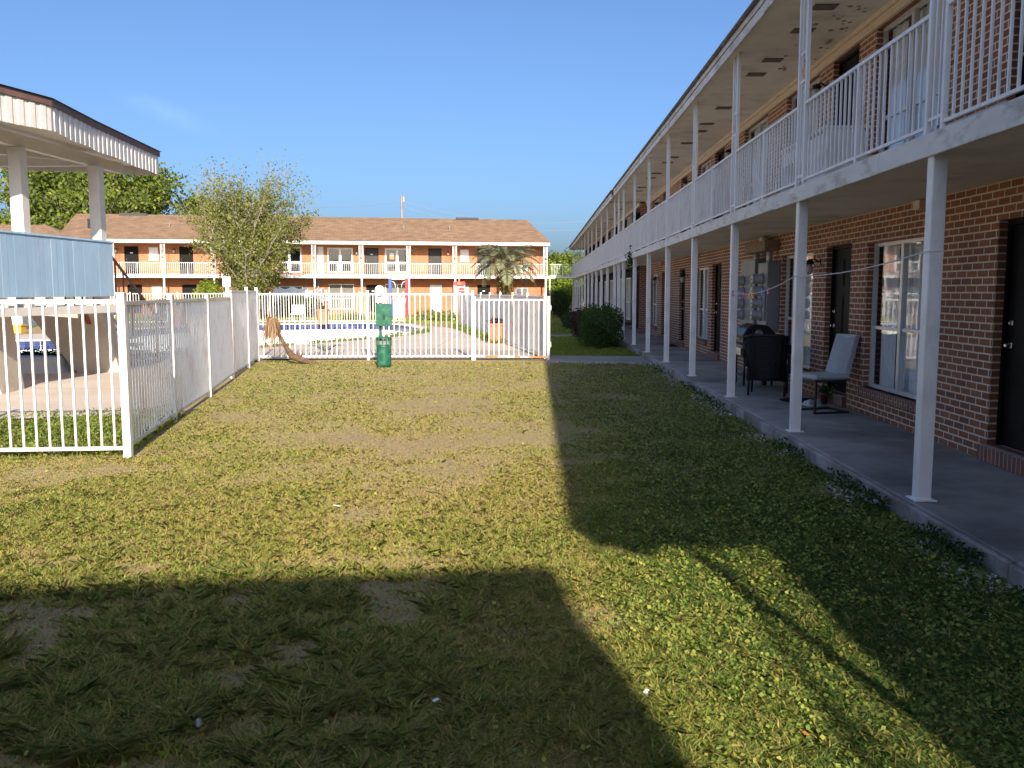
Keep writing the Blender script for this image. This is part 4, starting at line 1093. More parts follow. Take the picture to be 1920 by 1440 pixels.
# clothes line with pegs
def sag(a, c, s, n=10): return [tuple(Vector(a).lerp(Vector(c), t) - Vector((0, 0, s * 4 * t * (1 - t)))) for t in np.linspace(0, 1, n)]
cy1, cy2, cy3 = col_y[3], col_y[4], col_y[5]
ropex = COLX - .058
l1 = sag((ropex, cy3, 1.70), (ropex, cy2, 1.87), .10); l2 = sag((ropex, cy2, 1.87), (ropex, cy1, 1.99), .05)
cl = MB(); cl.tube(l1, .005, 6); cl.tube(l2, .005, 6)
for y, z in ((cy3, 1.70), (cy2, 1.87), (cy1, 1.99)):
    cl.tube([(ropex, y - .056, z), (COLX + .058, y - .056, z + .005), (COLX + .058, y + .056, z), (ropex, y + .056, z - .004), (ropex, y - .056, z)], .005, 6)
tag(cl.build('clothes_line', M['rope']), 'thin pale clothes line strung between the three nearest white posts', 'clothes line')
for t, mt, lb in ((.93, 'pin_pink', 'pink clothes peg nearest the wicker chair post'), (.80, 'pin_blue', 'blue clothes peg at the far end of the line'), (.72, 'pin_pink', 'pink clothes peg between the blue and yellow ones'), (.62, 'pin_yellow', 'yellow clothes peg at the lowest point of the line'), (.57, 'pin_yellow', 'second yellow peg tilted on the line'), (.42, 'pin_blue', 'blue clothes peg on the rising part of the line'), (.33, 'pin_pink', 'large pink peg nearest the camera on the line')):
    f = (1 - t) * 9; i = min(8, int(f)); q = Vector(l1[i]).lerp(Vector(l1[i + 1]), f - i)
    m = MB()
    for s in (-1, 1): m.obox((q.x + s * .006, q.y, q.z - .012), (.0045, 0, s * .001), (0, .009, 0), (0, .006 * s, .042))
    m.tube([(q.x - .011, q.y, q.z), (q.x + .011, q.y, q.z)], .008, 8)
    tag(m.build('clothes_peg', M[mt]), lb, 'clothes peg', 'clothes pegs on the line')

# white cabinet on the balcony
WB = empty('storage_cabinet', (3.3, 10.6, SLAB1), 'white open-fronted wooden cabinet standing on the upstairs balcony', 'cabinet')
m = MB(); z0 = SLAB1
m.box(3.05, 3.45, 9.55, 9.58, z0, z0 + .58); m.box(3.05, 3.45, 10.25, 10.28, z0, z0 + .555); m.box(3.05, 3.45, 11.2, 11.23, z0, z0 + .555); m.box(3.45, 3.48, 9.55, 11.23, z0, z0 + .555)
m.box(3.05, 3.449, 9.581, 10.249, z0 + .02, z0 + .05); m.box(3.05, 3.08, 9.581, 10.249, z0 + .051, z0 + .556); m.box(3.05, 3.08, 10.281, 11.199, z0 + .40, z0 + .556)
m.build('carcass', M['white_clean'], WB)
MB().box(3.02, 3.5, 9.52, 11.26, z0 + .581, z0 + .61).build('top', M['white_clean'], WB, bevel=.004)
for y, h, lb in ((12.15, .62, 'white slat leaning behind the balcony railing, taller of the pair'), (12.4, .5, 'white slat leaning behind the balcony railing, shorter of the pair')):
    tag(MB().obox((3.02, y, SLAB1 + h / 2), (.01, 0, 0), (0, .05, 0), (-.03, 0, h / 2)).build('leaning_board', M['white_clean'], bevel=.003), lb, 'board')
# trailing plant on balcony edge
tpl = yp(1173, 498, 24.6)
P = np.array([2.78, 26.2, 2.62]) + rng.normal(size=(130, 3)) * np.array([.05, .10, .16]); tag(fast_mesh('balcony_ivy', leaf_cards(P, .09), 4, rng.random(130), M['leaf_hedge']), 'small plant trailing over the white balcony edge', 'plant')

# ------------------------------------------------------------------ poolside things
def planter(px, py, h, w, label, plant):
    x, y = gp(px, py, .03)
    T = empty('planter', (x, y, .03), label, 'planter', 'terracotta planters round the pool')
    m = MB(); a, c = w * .40, w * .5
    def sq(r, z): return [(-r, -r, z), (r, -r, z), (r, r, z), (-r, r, z)]
    m.loft(sq(a, 0), sq(c * .96, h * .86)); m.loft(sq(c * 1.05, h * .861), sq(c * 1.07, h)); m.build('pot', M['terra'], T, local=True, bevel=.012)
    MB().box(-c * .9, c * .9, -c * .9, c * .9, h, h + .012).build('soil', M['mat'], T, local=True)
    k = 150; P = np.array([0, 0, h + .09]) + rng.normal(size=(k, 3)) * np.array([c * .45, c * .45, .05]); P[:, 2] = np.maximum(P[:, 2], h + .02)
    fast_mesh('plant', leaf_cards(P + np.array(T.location), .07), 4, rng.random(k), M[plant], T)
    return T
planter(931, 642, .64, .52, 'square terracotta planter with purple plant by the right-hand pool fence', 'leaf_red')
planter(606, 608, .78, .5, 'tall terracotta planter at the far rim of the pool', 'leaf_dark')
planter(333, 610, .85, .62, 'terracotta planter at the far left rim of the pool behind the edge-on fence', 'leaf_red')
YX = gp(25, 625)
YBX = empty('storage_bench', (YX[0], YX[1], 0), 'yellow box bench by the far left pool fence', 'bench')
MB().box(YX[0] - .28, YX[0] + .32, YX[1], YX[1] + .4, .0, .30).build('box', M['yellow'], YBX, bevel=.01)
MB().box(YX[0] - .31, YX[0] + .35, YX[1] - .03, YX[1] + .43, .301, .345).build('lid', M['yellow'], YBX, bevel=.008)

# red notice board
rx, ry = yp(861, 540, 51.5)[0], 51.5
SG = empty('notice_board', (rx, ry, 0), 'dark red notice board with pale lower panel and emblem before the far building', 'sign')
zt, zm, zb = yp(861, 528, ry)[1], yp(861, 535.5, ry)[1], yp(861, 552, ry)[1]
w = .34
MB().box(rx - w, rx + w, ry, ry + .05, zm + .02, zt).build('header_panel', M['red_sign'], SG, bevel=.005)
MB().box(rx - w, rx + w, ry, ry + .05, zb, zm - .02).build('lower_panel', M['pink_sign'], SG, bevel=.005)
MB().box(rx - w * .1, rx + w * .9, ry - .008, ry - .001, zb + .08, zb + .2).box(rx - w * .05, rx + w * .8, ry - .008, ry - .001, zb + .26, zb + .37).build('text_block', M['red_sign'], SG)
em = MB(); em.loft([(rx - .13, ry - .02, zm + .05), (rx + .13, ry - .02, zm + .05), (rx + .03, ry - .02, zt + .05), (rx - .03, ry - .02, zt + .05)], [(rx - .13, ry - .002, zm + .05), (rx + .13, ry - .002, zm + .05), (rx + .03, ry - .002, zt + .05), (rx - .03, ry - .002, zt + .05)])
em.lathe((rx, ry - .012, zt + .1), [(.06, -.008), (.06, .008), (0, .008)], 12, 'y'); em.build('emblem', M['terra'], SG)
MB().box(rx - w, rx - w + .05, ry + .052, ry + .1, -.05, zt).build('post', M['white_clean'], SG)
MB().box(rx + w - .05, rx + w, ry + .052, ry + .1, -.05, zt).build('post', M['white_clean'], SG)

# playground frame
py_ = 57.0
xa, xb = yp(732, 560, py_)[0], yp(763, 560, py_)[0]; ztp = yp(750, 522, py_)[1]
PG = empty('climbing_frame', ((xa + xb) / 2, py_, 0), 'playground climber with blue and red uprights and a cream slide before the far building', 'playground')
MB().box(xa - .1, xa + .1, py_ - .1, py_ + .1, -.05, ztp).build('upright', M['blue_paint'], PG, bevel=.015)
MB().box(xb - .1, xb + .1, py_ - .1, py_ + .1, -.05, ztp).build('upright', M['red_paint'], PG, bevel=.015)
MB().tube([(xa, py_, ztp - .06), (xb, py_, ztp - .06)], .03, 8).build('top_bar', M['white_clean'], PG)
for s, xx in ((1, xa), (-1, xb)):
    m = MB(); m.tube([(xx + s * .1, py_, ztp - .2), (xx + s * .26, py_, ztp - .25), (xx + s * .33, py_, ztp - .42), (xx + s * .34, py_, ztp - .6)], .02, 6); m.build('grab_hook', M['white_clean'], PG)
MB().loft([(xa + .45, py_ - 1.6, .05), (xb - .05, py_ - 1.6, .05), (xb - .05, py_ - .1, 1.2), (xa + .45, py_ - .1, 1.2)], [(xa + .45, py_ - 1.6, .12), (xb - .05, py_ - 1.6, .12), (xb - .05, py_ - .1, 1.28), (xa + .45, py_ - .1, 1.28)]).build('slide', M['cream'], PG)
MB().box(xa + .1, xb - .1, py_ - .05, py_ + .6, 1.1, 1.25).build('platform', M['red_paint'], PG)
MB().box(xa + .02, xa + .4, py_ - .2, py_ - .12, .1, 1.05).build('side_panel', M['blue_paint'], PG)

# pale screens and bench under the sparse tree
sx0, sx1 = yp(521, 560, 60)[0], yp(566, 560, 60)[0]
WS = empty('fabric_screen', ((sx0 + sx1) / 2, 59.2, 0), 'white scalloped sheet hung in front of the far ground-floor wall beside the sparse tree', 'screen')
m = MB(); k = 24
for i in range(k):
    t0, t1 = i / k, (i + 1) / k
    f = lambda t: 1.95 + .08 * math.sin(t * 14); g_ = lambda t: .35 + 1.15 * min(1, t * 2.2) ** .6
    x0_, x1_ = sx0 + (sx1 - sx0) * 1.35 * t0, sx0 + (sx1 - sx0) * 1.35 * t1
    m.loft([(x0_, 59.2, g_(t0)), (x1_, 59.2, g_(t1)), (x1_, 59.2, f(t1)), (x0_, 59.2, f(t0))], [(x0_, 59.23, g_(t0)), (x1_, 59.23, g_(t1)), (x1_, 59.23, f(t1)), (x0_, 59.23, f(t0))])
m.build('sheet', M['white_clean'], WS)
MB().box(sx0 - .05, sx0, 59.24, 59.29, 0, 2.05).build('pole', M['white_clean'], WS)
MB().box(sx0 + (sx1 - sx0) * 1.35, sx0 + (sx1 - sx0) * 1.35 + .05, 59.24, 59.29, 0, 2.0).build('pole', M['white_clean'], WS)
bx0, bx1 = yp(546, 577, 50)[0], yp(569, 577, 50)[0]
WB2 = empty('garden_bench', ((bx0 + bx1) / 2, 50.3, 0), 'white low garden bench beyond the far rim of the pool', 'bench')
MB().box(bx0, bx1, 50.2, 50.24, .45, .95).build('backrest', M['white_clean'], WB2)
MB().box(bx0, bx1, 49.8, 50.19, .42, .46).build('seat', M['white_clean'], WB2)
for x in (bx0 + .03, bx1 - .07): MB().box(x, x + .05, 49.82, 50.19, 0, .419).build('leg', M['white_clean'], WB2)
# notices in the windows
nx = fu(735, FV - .0)
NT = MB(); NT.box(nx - .16, nx + .16, FV + .035, FV + .042, 4.05, 4.28); NT.v = [tuple(WM[FB] @ Vector(v)) for v in NT.v]
tag(NT.build('window_notice', M['orange']), 'orange paper notice taped in an upstairs window of the far building', 'notice')
NT = MB(); NT.box(nx - .16, nx + .16, FV + .035, FV + .042, 4.29, 4.5); NT.v = [tuple(WM[FB] @ Vector(v)) for v in NT.v]
tag(NT.build('window_notice', M['paper']), 'pale paper notice above the orange one in an upstairs window', 'notice')
nx = fu(974, FV)
NT = MB(); NT.box(nx - .22, nx - .18, FV - .01, FV + .03, 1.2, 1.75).box(nx + .14, nx + .18, FV - .01, FV + .03, 1.2, 1.75).box(nx - .18, nx + .14, FV - .01, FV + .03, 1.71, 1.75).box(nx - .18, nx + .14, FV - .01, FV + .03, 1.2, 1.24); NT.v = [tuple(WM[FB] @ Vector(v)) for v in NT.v]
tag(NT.build('window_sign', plain('bright_blue', (.05, .2, .6), .5)), 'square blue outline sign in the ground-floor window behind the palm', 'sign')

# utility pole and wires
uy = 98.0
ux, uz = yp(753, 366, uy)
UP = empty('utility_pole', (ux, uy, 0), 'grey wooden utility pole rising behind the far brown roof', 'utility pole')
MB().tube([(ux, uy, -.1), (ux, uy, uz)], [.17, .13], 10).build('pole', M['wood_pole'], UP)
MB().box(ux + .14, ux + .34, uy - .1, uy + .1, uz - .75, uz - .15).build('transformer', M['meter_grey'], UP, bevel=.02)
for i, (a, c, s, lb) in enumerate((((ux, uy, uz - .7), (*[yp(545, 386, 110)[0]], 110, yp(545, 386, 110)[1]), .4, 'thin power line sagging left from the utility pole'),
                            ((ux, uy, uz - .6), (yp(1120, 412, 105)[0], 105, yp(1120, 412, 105)[1]), 1.2, 'upper thin power line sagging right from the utility pole'),
                            ((ux, uy, uz - 1.2), (yp(1120, 428, 105)[0], 105, yp(1120, 428, 105)[1]), 1.2, 'lower thin power line sagging right from the utility pole'))):
    tag(MB().tube(sag(a, c, s, 20), .011, 5).build('power_line', M['meter_grey']), lb, 'power line')

# ------------------------------------------------------------------ vegetation
def grow(base, height, spread, nlimb, seed, trunk_r, upright=.6, first=.25, sub=4, droop=0.0):
    """trunk with limbs and branchlets; returns MB wood and a list of (point, weight) along outer branches"""
    r_ = random.Random(seed); wood = MB(); tips = []
    b = Vector(base); n = 7
    tr = [b + Vector((r_.uniform(-.03, .03) * height * (i > 0) * i / n, r_.uniform(-.03, .03) * height * (i > 0) * i / n, height * .92 * i / n)) for i in range(n + 1)]
    wood.tube(tr, [trunk_r * (1 - .85 * i / n) for i in range(n + 1)], 8)
    def at(t):
        f = t * n; i = min(n - 1, int(f)); return tr[i].lerp(tr[i + 1], f - i)
    for k in range(nlimb):
        t = first + (1 - first) * (k + r_.random()) / nlimb; t = min(t, .97)
        p = at(t); az = k * 2.4 + r_.uniform(-.5, .5)
        env = math.sin(math.pi * min(1, (t - first * .4) / (1.02 - first * .4))) ** .6
        Lh = spread * (.45 + .6 * env) * r_.uniform(.7, 1.1)
        up = upright * r_.uniform(.6, 1.3)
        d = Vector((math.cos(az), math.sin(az), up)).normalized()
        pts = [p]; m_ = 5
        for j in range(m_):
            d = (d + Vector((r_.uniform(-.2, .2), r_.uniform(-.2, .2), r_.uniform(-.05, .22) - droop))).normalized()
            pts.append(pts[-1] + d * Lh / m_)
        r0 = trunk_r * .42 * (1 - .7 * t)
        wood.tube(pts, [r0 * (1 - .8 * j / m_) for j in range(m_ + 1)], 5)
        for j in range(1, m_ + 1):
            tips.append((pts[j], .5 + .1 * j))
            for s in range(sub):
                d2 = (d + Vector((r_.uniform(-1, 1), r_.uniform(-1, 1), r_.uniform(-.2, .9)))).normalized(); Ls = Lh * r_.uniform(.15, .38)
                q = pts[j] + d2 * Ls * .55; e = q + (d2 + Vector((r_.uniform(-.3, .3), r_.uniform(-.3, .3), r_.uniform(0, .4)))).normalized() * Ls * .45
                wood.tube([pts[j], q, e], [r0 * .3, r0 * .2, r0 * .08], 4, cap=False)
                tips += [(q, .8), (e, 1)]
    tips.append((tr[-1], 1))
    return wood, tips

def tree(name, label, base, height, spread, nlimb, seed, trunk_r, leaf, nleaf, size, clump, cat='tree', wood_mat='bark', group=None, zmax=None, **k):
    T = empty(name, base, label, cat, group)
    wood, tips = grow(base, height, spread, nlimb, seed, trunk_r, **k)
    wood.build('trunk', M[wood_mat], T, recalc=False)
    r_ = np.random.default_rng(seed)
    P = np.array([tuple(p) for p, w in tips]); W = np.array([w for p, w in tips]); W = W * r_.uniform(.15, 1.4, len(W)); 
    if zmax is not None:            # thin out above this height
        W = W * np.clip(1 - (P[:, 2] - zmax[0]) / (zmax[1] - zmax[0]), .12, 1)
    W /= W.sum()
    idx = r_.choice(len(P), nleaf, p=W)
    Q = P[idx] + r_.normal(size=(nleaf, 3)) * clump * np.array([1, 1, .75])
    Q[:, 2] = np.maximum(Q[:, 2], .15)
    tone = r_.random(len(P))[idx] * .55 + r_.random(nleaf) * .45
    fast_mesh('crown', leaf_cards(Q, size), 4, tone, M[leaf], T)
    return T

def shrub(name, label, c, rad, leaf, nleaf, size, cat='shrub', boxy=2.0, group=None, stem=True):
    S = empty(name, (c[0], c[1], 0), label, cat, group)
    d = unit(rng.normal(size=(nleaf, 3)))
    if boxy > 2: d = d / (np.sum(np.abs(d) ** boxy, axis=1, keepdims=True) ** (1 / boxy))
    ang = np.arctan2(d[:, 1], d[:, 0]) * 1.7; lump = 1 + .16 * np.sin(ang * 2.3 + d[:, 2] * 5) + .08 * np.sin(ang * 5.1 + d[:, 2] * 11 + 2)
    rr_ = (rng.random(nleaf) ** .22) * lump
    P = np.array(c) + d * rr_[:, None] * np.array(rad)
    P[:, 2] = np.maximum(P[:, 2], .04)
    fast_mesh('foliage', leaf_cards(P, size), 4, np.clip(rng.random(nleaf) * .6 + .4 * vnoise(P[:, 0] + P[:, 2], P[:, 1] - P[:, 2], .35), 0, 1), M[leaf], S)
    if stem:
        m = MB()
        for k in range(7):
            t = k * .9; m.tube([(c[0] + .12 * rad[0] * math.cos(t), c[1] + .12 * rad[1] * math.sin(t), -.03), (c[0] + .35 * rad[0] * math.cos(t), c[1] + .35 * rad[1] * math.sin(t), c[2]), (c[0] + .75 * rad[0] * math.cos(t), c[1] + .75 * rad[1] * math.sin(t), c[2] + .45 * rad[2])], [.03, .02, .008], 5)
        m.build('stem', M['bark'], S)
    return S

# sparse tree beyond the pool
mtx = yp(468, 560, 51)[0]
tree('sparse_tree', 'sparse olive-green tree with bare grey twigs beyond the pool, in front of the brown roof', (mtx, 51, 0), 6.9, 4.5, 46, 5, .15, 'leaf_olive', 26000, .155, .21, wood_mat='twig', upright=.85, first=.10, sub=4, zmax=(4.6, 8.8))
# big trees behind the far building
for px, yy, h, sp, sd, nl, lab in ((110, 88, 14.2, 5.4, 21, 15000, 'large leafy oak behind the brown roof, framed by the pavilion posts'), (255, 92, 14.6, 5.2, 22, 15000, 'large leafy oak behind the brown roof, right of the pavilion post'), (385, 96, 12.5, 2.6, 23, 7000, 'smaller leafy tree behind the brown roof, partly hidden by the sparse tree'), (178, 80, 10.8, 4.2, 24, 7000, 'lower dark-leaved tree just behind the brown roof ridge'), (28, 84, 9.0, 3.0, 25, 6000, 'leafy tree at far left behind the left pavilion post')):
    tree('oak_tree', lab, (yp(px, 500, yy)[0], yy, 0), h * .93, sp, 26, sd, .35, 'leaf_oak', nl, .42, .62, group='oak trees behind the far building', upright=.45, first=.3, sub=3)
tree('slender_tree', 'slender dark tree in the gap between the two brick buildings', (yp(1042, 500, 92)[0], 92, 0), 5.4, 1.0, 16, 31, .12, 'leaf_oak', 2600, .34, .32, upright=.6, first=.4, sub=3)
tree('bushy_tree', 'bushy green tree behind the footbridge beside the right-hand building', (yp(1080, 500, 84)[0], 84, 0), 4.7, 1.5, 18, 32, .15, 'leaf_oak', 6500, .34, .5, upright=.5, first=.2, sub=3)
shrub('large_shrub', 'bright yellow-green sunlit shrub seen under the footbridge', (yp(1046, 540, 80)[0], 80, 1.8), (2.4, 1.8, 2.3), 'leaf_bright', 5200, .26)
shrub('large_shrub', 'rounded bright green bush before the far building, left of the sparse tree', (yp(393, 545, 58)[0], 58, 1.2), (1.05, .9, 1.25), 'leaf_bright', 3800, .14)
for px, lb in ((318, 'low clipped shrub at the foot of the far building near the left columns'), (575, 'rounded shrub behind the white garden bench'), (540, 'dark rounded shrub left of the white garden bench')):
    shrub('foundation_shrub', lb, (yp(px, 570, 57)[0], 57, .7), (.95, .7, .75), 'leaf_hedge', 2200, .12, group='shrubs along the far building')
for i, (px, yy, hh) in enumerate(((800, 51, .55), (835, 50, .5), (660, 52, .35), (705, 51.5, .4))):
    shrub('low_shrub', ['low green plant in front of the white ground-floor door', 'low green plant at the end of the right-hand pool fence', 'small low plant left of the playground climber', 'small low plant beside the playground slide'][i], (yp(px, 580, yy)[0], yy, hh * .6), (.75, .5, hh * .8), 'weed', 700, .11, stem=False)
# hedges along the right walkway
shrub('hedge', 'large clipped green hedge beside the shaded walkway', (2.02, 27.3, .62), (.62, 1.5, .62), 'leaf_hedge', 13000, .058, boxy=3.2)
shrub('purple_shrub', 'dark purple-leaved shrub just beyond the clipped hedge', (1.72, 32.5, .55), (.42, .9, .55), 'leaf_red', 4200, .07)
shrub('dark_shrub', 'round dark shrub in shade near the far end of the walkway', (yp(1050, 568, 56)[0], 56, .95), (.66, .8, .82), 'leaf_dark', 5200, .085)
shrub('dark_shrub', 'small dark shrub in the shade behind the purple one', (1.62, 40.5, .4), (.45, .8, .42), 'leaf_dark', 1500, .08)

# pindo palm
px0 = yp(948, 540, 53.0)[0]
PA = empty('palm_tree', (px0, 53, 0), 'grey-green feather palm with shaggy brown trunk before the far building', 'palm')
V = []; rn = []
def frond(V, rn, o, az, L, lift, drop, nl=34, ll=.55, wid=.035, side=1.0, wood=None, r0=.025):
    pts = []; d = Vector((math.cos(az), math.sin(az), lift)).normalized(); p = Vector(o); n = 12
    for j in range(n + 1):
        pts.append(p.copy()); d = (d + Vector((0, 0, -drop / n))).normalized(); p = p + d * L / n
    if wood is not None: wood.tube(pts, [r0 * (1 - .85 * j / n) for j in range(n + 1)], 5, cap=False)
    for j in range(nl):
        t = .16 + .84 * j / nl; f = t * n; i = min(n - 1, int(f)); q = pts[i].lerp(pts[i + 1], f - i); tg_ = (pts[i + 1] - pts[i]).normalized()
        sd = tg_.cross(Vector((0, 0, 1))).normalized(); l = ll * (math.sin(math.pi * min(1, .15 + t * .85)) ** .6)
        for s in (-1, 1):
            dd = (sd * s * side + tg_ * .8 + Vector((random.uniform(-.15, .15), random.uniform(-.15, .15), random.uniform(.1, .5)))).normalized()
            mid = q + dd * l * .5; e = q + dd * l + Vector((0, 0, -.25 * l)); w = tg_ * wid * .5
            V += [tuple(q - w), tuple(mid - w), tuple(e), tuple(mid + w)]; rn.append(random.random())
    return pts
stalks = MB()
for k in range(44):
    t = k / 43; az = k * 2.39996; frond(V, rn, (px0 + .1 * math.cos(az), 53 + .1 * math.sin(az), 3.15 + .3 * t), az, 2.35 - .25 * t, .35 + 1.7 * t, 2.0 - .5 * t, nl=44, wood=stalks, wid=.06, ll=.55)
fast_mesh('crown', np.array(V), 4, rn, M['palm_leaf'], PA)
stalks.build('frond_stalk', M['palm_trunk'], PA, recalc=False)
V = []; rn = []
tr = MB(); tr.tube([(px0, 53, -.05), (px0 + .02, 53, 1.2), (px0, 53, 3.15)], [.3, .33, .26], 12)
for k in range(150):
    az = k * 2.39996; z = .35 + 2.6 * k / 150; a = Vector((px0 + .28 * math.cos(az), 53 + .28 * math.sin(az), z)); d = Vector((math.cos(az), math.sin(az), 1.1)).normalized()
    tr.bar(a, a + d * random.uniform(.22, .42), .07, .03)
tr.build('trunk', M['palm_trunk'], PA, recalc=False)
for k in range(520):
    az = random.uniform(0, 6.28); z = random.uniform(1.2, 2.95); r = .34 + .30 * random.random(); a = Vector((px0 + r * math.cos(az), 53 + r * math.sin(az), z)); d = Vector((math.cos(az) * .5, math.sin(az) * .5, random.uniform(-.9, .5))).normalized() * random.uniform(.25, .5); w = Vector((-math.sin(az), math.cos(az), 0)) * .03
    V += [tuple(a - w), tuple(a + w), tuple(a + d + w * .3), tuple(a + d - w * .3)]; rn.append(random.random())
fast_mesh('old_fronds', np.array(V), 4, rn, M['palm_skirt'], PA)

# dead leaning palm at the lawn fence
dx0, dy0 = gp(583, 684)
DP = empty('dead_palm', (dx0, dy0, 0), 'dead leaning palm with a drooping brown crown in front of the lawn fence', 'palm')
def DPp(px, py): x, z = yp(px, py, dy0); return (x, dy0 + .1, z)
tk = MB(); tk.tube([DPp(596, 684), DPp(568, 677), DPp(545, 668), DPp(533, 650), DPp(524, 632), DPp(514, 622), DPp(509, 612)], [.03, .07, .085, .048, .042, .052, .04], 10)
for q, q2 in (((560, 672), (566, 662)), ((572, 678), (590, 678)), ((553, 670), (557, 660)), ((518, 626), (524, 620))): tk.tube([DPp(*q), DPp(*q2)], [.04, .015], 6)
tk.build('trunk', plain('dead_trunk', (.11, .068, .042), .95, var=.4, scale=14, bmp=.6, stretch=(1, 1, 2)), DP, recalc=False)
V = []; rn = []; cw = Vector(DPp(510, 612))
for k in range(230):
    az = random.uniform(0, 6.28); r = random.uniform(.02, .22); z = random.uniform(.0, .38)
    a = cw + Vector((r * math.cos(az) * .9 - .02, r * math.sin(az) * .8, z - r * .5)); L = random.uniform(.25, .6); d = Vector((math.cos(az) * .22 - .05, math.sin(az) * .22, -1)).normalized() * L; w = Vector((-math.sin(az), math.cos(az), 0)) * .012
    mid = a + d * .5 + Vector((.03 * math.cos(az), .03 * math.sin(az), 0))
    V += [tuple(a - w), tuple(mid - w), tuple(a + d), tuple(mid + w)]; rn.append(random.random())
fast_mesh('crown', np.array(V), 4, rn, M['dead_leaf'], DP)
# palm seedling behind the fence
V = []; rn = []; sx, sy = gp(594, 670, .03); sy += .9
for k in range(9): frond(V, rn, (sx, sy, .04), k * 2.4, .55, 1.6, 1.3, 12, .16, .02)
tag(fast_mesh('palm_seedling', np.array(V), 4, rn, M['leaf_hedge']), 'small green palm seedling just behind the lawn fence', 'plant')

# ------------------------------------------------------------------ grass
def inside_lawn(x, y):
    ok = np.ones(len(x), bool)
    fx = np.interp(y, [8.85, 21.6], [-4.15, -6.8]); ok &= ~((y > 8.9) & (x < fx))
    ok &= ~((y > 8.35 + (x + 9.05) * .11) & (x < -4.15) & (y <= 9.0))
    ok &= y < 21.5 - .0 * x
    ok &= ~((x > .2) & (y > 20.8))
    ok &= x < 2.74
    return ok

def scatter(n, x0, x1, y0, y1, bias=True):
    y = 1 / rng.uniform(1 / y1, 1 / y0, n) if bias else rng.uniform(y0, y1, n)
    half = (np.abs(y) * .62 + 2.0)
    x = np.maximum(x0, -half) + rng.random(n) * (np.minimum(x1, half) - np.maximum(x0, -half))
    return x, y

def greenness(x, y):
    g = fbm(x, y, 1.5, 3); g2 = fbm(x, y, .45, 8)
    v = .22 + .62 * (g - .18) + .5 * (g2 - .5)
    v += np.clip((x - .15) * .42, 0, .40)           # lusher by the building
    v += .10 * np.clip((-x - 2.0) / 2, 0, 1)
    v -= .20 * np.exp(-((x + .9) / 1.5) ** 2 - ((y - 9.) / 3.0) ** 2)
    return v

def blades(x, y, z0, hgt, wid, lean, name, mat, tone):
    n = len(x); az = rng.uniform(0, 2 * np.pi, n); fac = rng.uniform(0, 2 * np.pi, n)
    h = hgt * rng.uniform(.45, 1.2, n); w = wid * rng.uniform(.6, 1.3, n)
    P = np.stack([x, y, np.full(n, z0)], 1); side = np.stack([np.cos(fac), np.sin(fac), np.zeros(n)], 1) * w[:, None] * .5
    ln = np.stack([np.cos(az), np.sin(az), np.zeros(n)], 1) * (lean * h * rng.uniform(.2, 1.4, n))[:, None]
    up = np.stack([np.zeros(n), np.zeros(n), h], 1)
    mid = P + ln * .32 + up * .62; tip = P + ln + up * rng.uniform(.55, 1.05, n)[:, None]
    V = np.stack([P - side * .7, P + side * .7, mid + side, tip, mid - side], 1).reshape(-1, 3)
    return fast_mesh(name, V, 5, tone, mat)

def sstep(v, a, c):
    t = np.clip((v - a) / (c - a), 0, 1); return t * t * (3 - 2 * t)

def patch(x, y):                # 0 on bare soil, 1 in thick turf
    p = .55 * fbm(x, y, 1.3, 20) + .45 * fbm(x, y, .42, 24)
    p = p + np.clip((x - .1) * .10, 0, .16) + .05 * np.clip((-x - 2.2) / 2, 0, 1) - .07 * np.exp(-((x + 1.0) / 1.4) ** 2 - ((y - 8.5) / 3.0) ** 2)
    return sstep(p, .26, .60)

x, y = scatter(1800000, -9, 2.74, 2.2, 21.5)
k = inside_lawn(x, y); x, y = x[k], y[k]
pt = patch(x, y)
fg = sstep(-x, -.3, .9) * sstep(-y, -6.2, -5.0)         # worn, tufted ground at the near left
pt = pt * (1 - fg) + fg * sstep(.6 * fbm(x, y, .55, 61) + .4 * fbm(x, y, .2, 66), .40, .56)
cl_ = .5 * vnoise(x, y, .05, 41) + .5 * vnoise(x, y, .13, 47)
keep = rng.random(len(x)) < np.clip(.38 - .22 * fg + (.62 + .22 * fg) * pt, .1, 1) * (.5 + .5 * sstep(cl_, .2, .6)); x, y, pt, cl_ = x[keep], y[keep], pt[keep], cl_[keep]
g = greenness(x, y)
tone = np.clip(.06 + .52 * g + .26 * pt + .30 * (cl_ - .5) + .20 * np.clip((x - .3) / .9, 0, 1) + .22 * fg[keep] * pt + rng.normal(0, .17, len(x)), 0, 1)
dry = rng.random(len(x)) < np.where(x > .4, .12, .25); tone[dry] *= .25
hgt = (.022 + (.030 + .022 * fg[keep]) * pt * (.5 + cl_)) * np.interp(y, [3, 8, 14], [1.0, .62, .62]) * np.where(dry, 1.15, 1.0)
o = blades(x, y, -.004, hgt, .0036 + .00026 * y, 1.25, 'lawn_grass', M['grass'], tone); tag(o, 'short patchy green and straw-coloured grass across the courtyard lawn', 'grass', kind='stuff')
# clover and broad leaves
x, y = scatter(240000, -7, 2.74, 2.5, 20.6); k = inside_lawn(x, y); x, y = x[k], y[k]
pr = np.clip((x - .1) * .55, .03, 1) * np.clip(fbm(x, y, .6, 31) * 2 - .35, 0, 1); k = rng.random(len(x)) < pr; x, y = x[k], y[k]
P = np.stack([x, y, rng.uniform(.012, .045, len(x))], 1); sz = (.018 + .0011 * y) * rng.uniform(.7, 1.3, len(x))
o = fast_mesh('clover', leaf_cards(P, sz, 2.2, .85), 4, rng.random(len(x)), M['clover']); tag(o, 'low clover and broad-leaved weeds in the lawn beside the walkway', 'ground cover', kind='stuff')
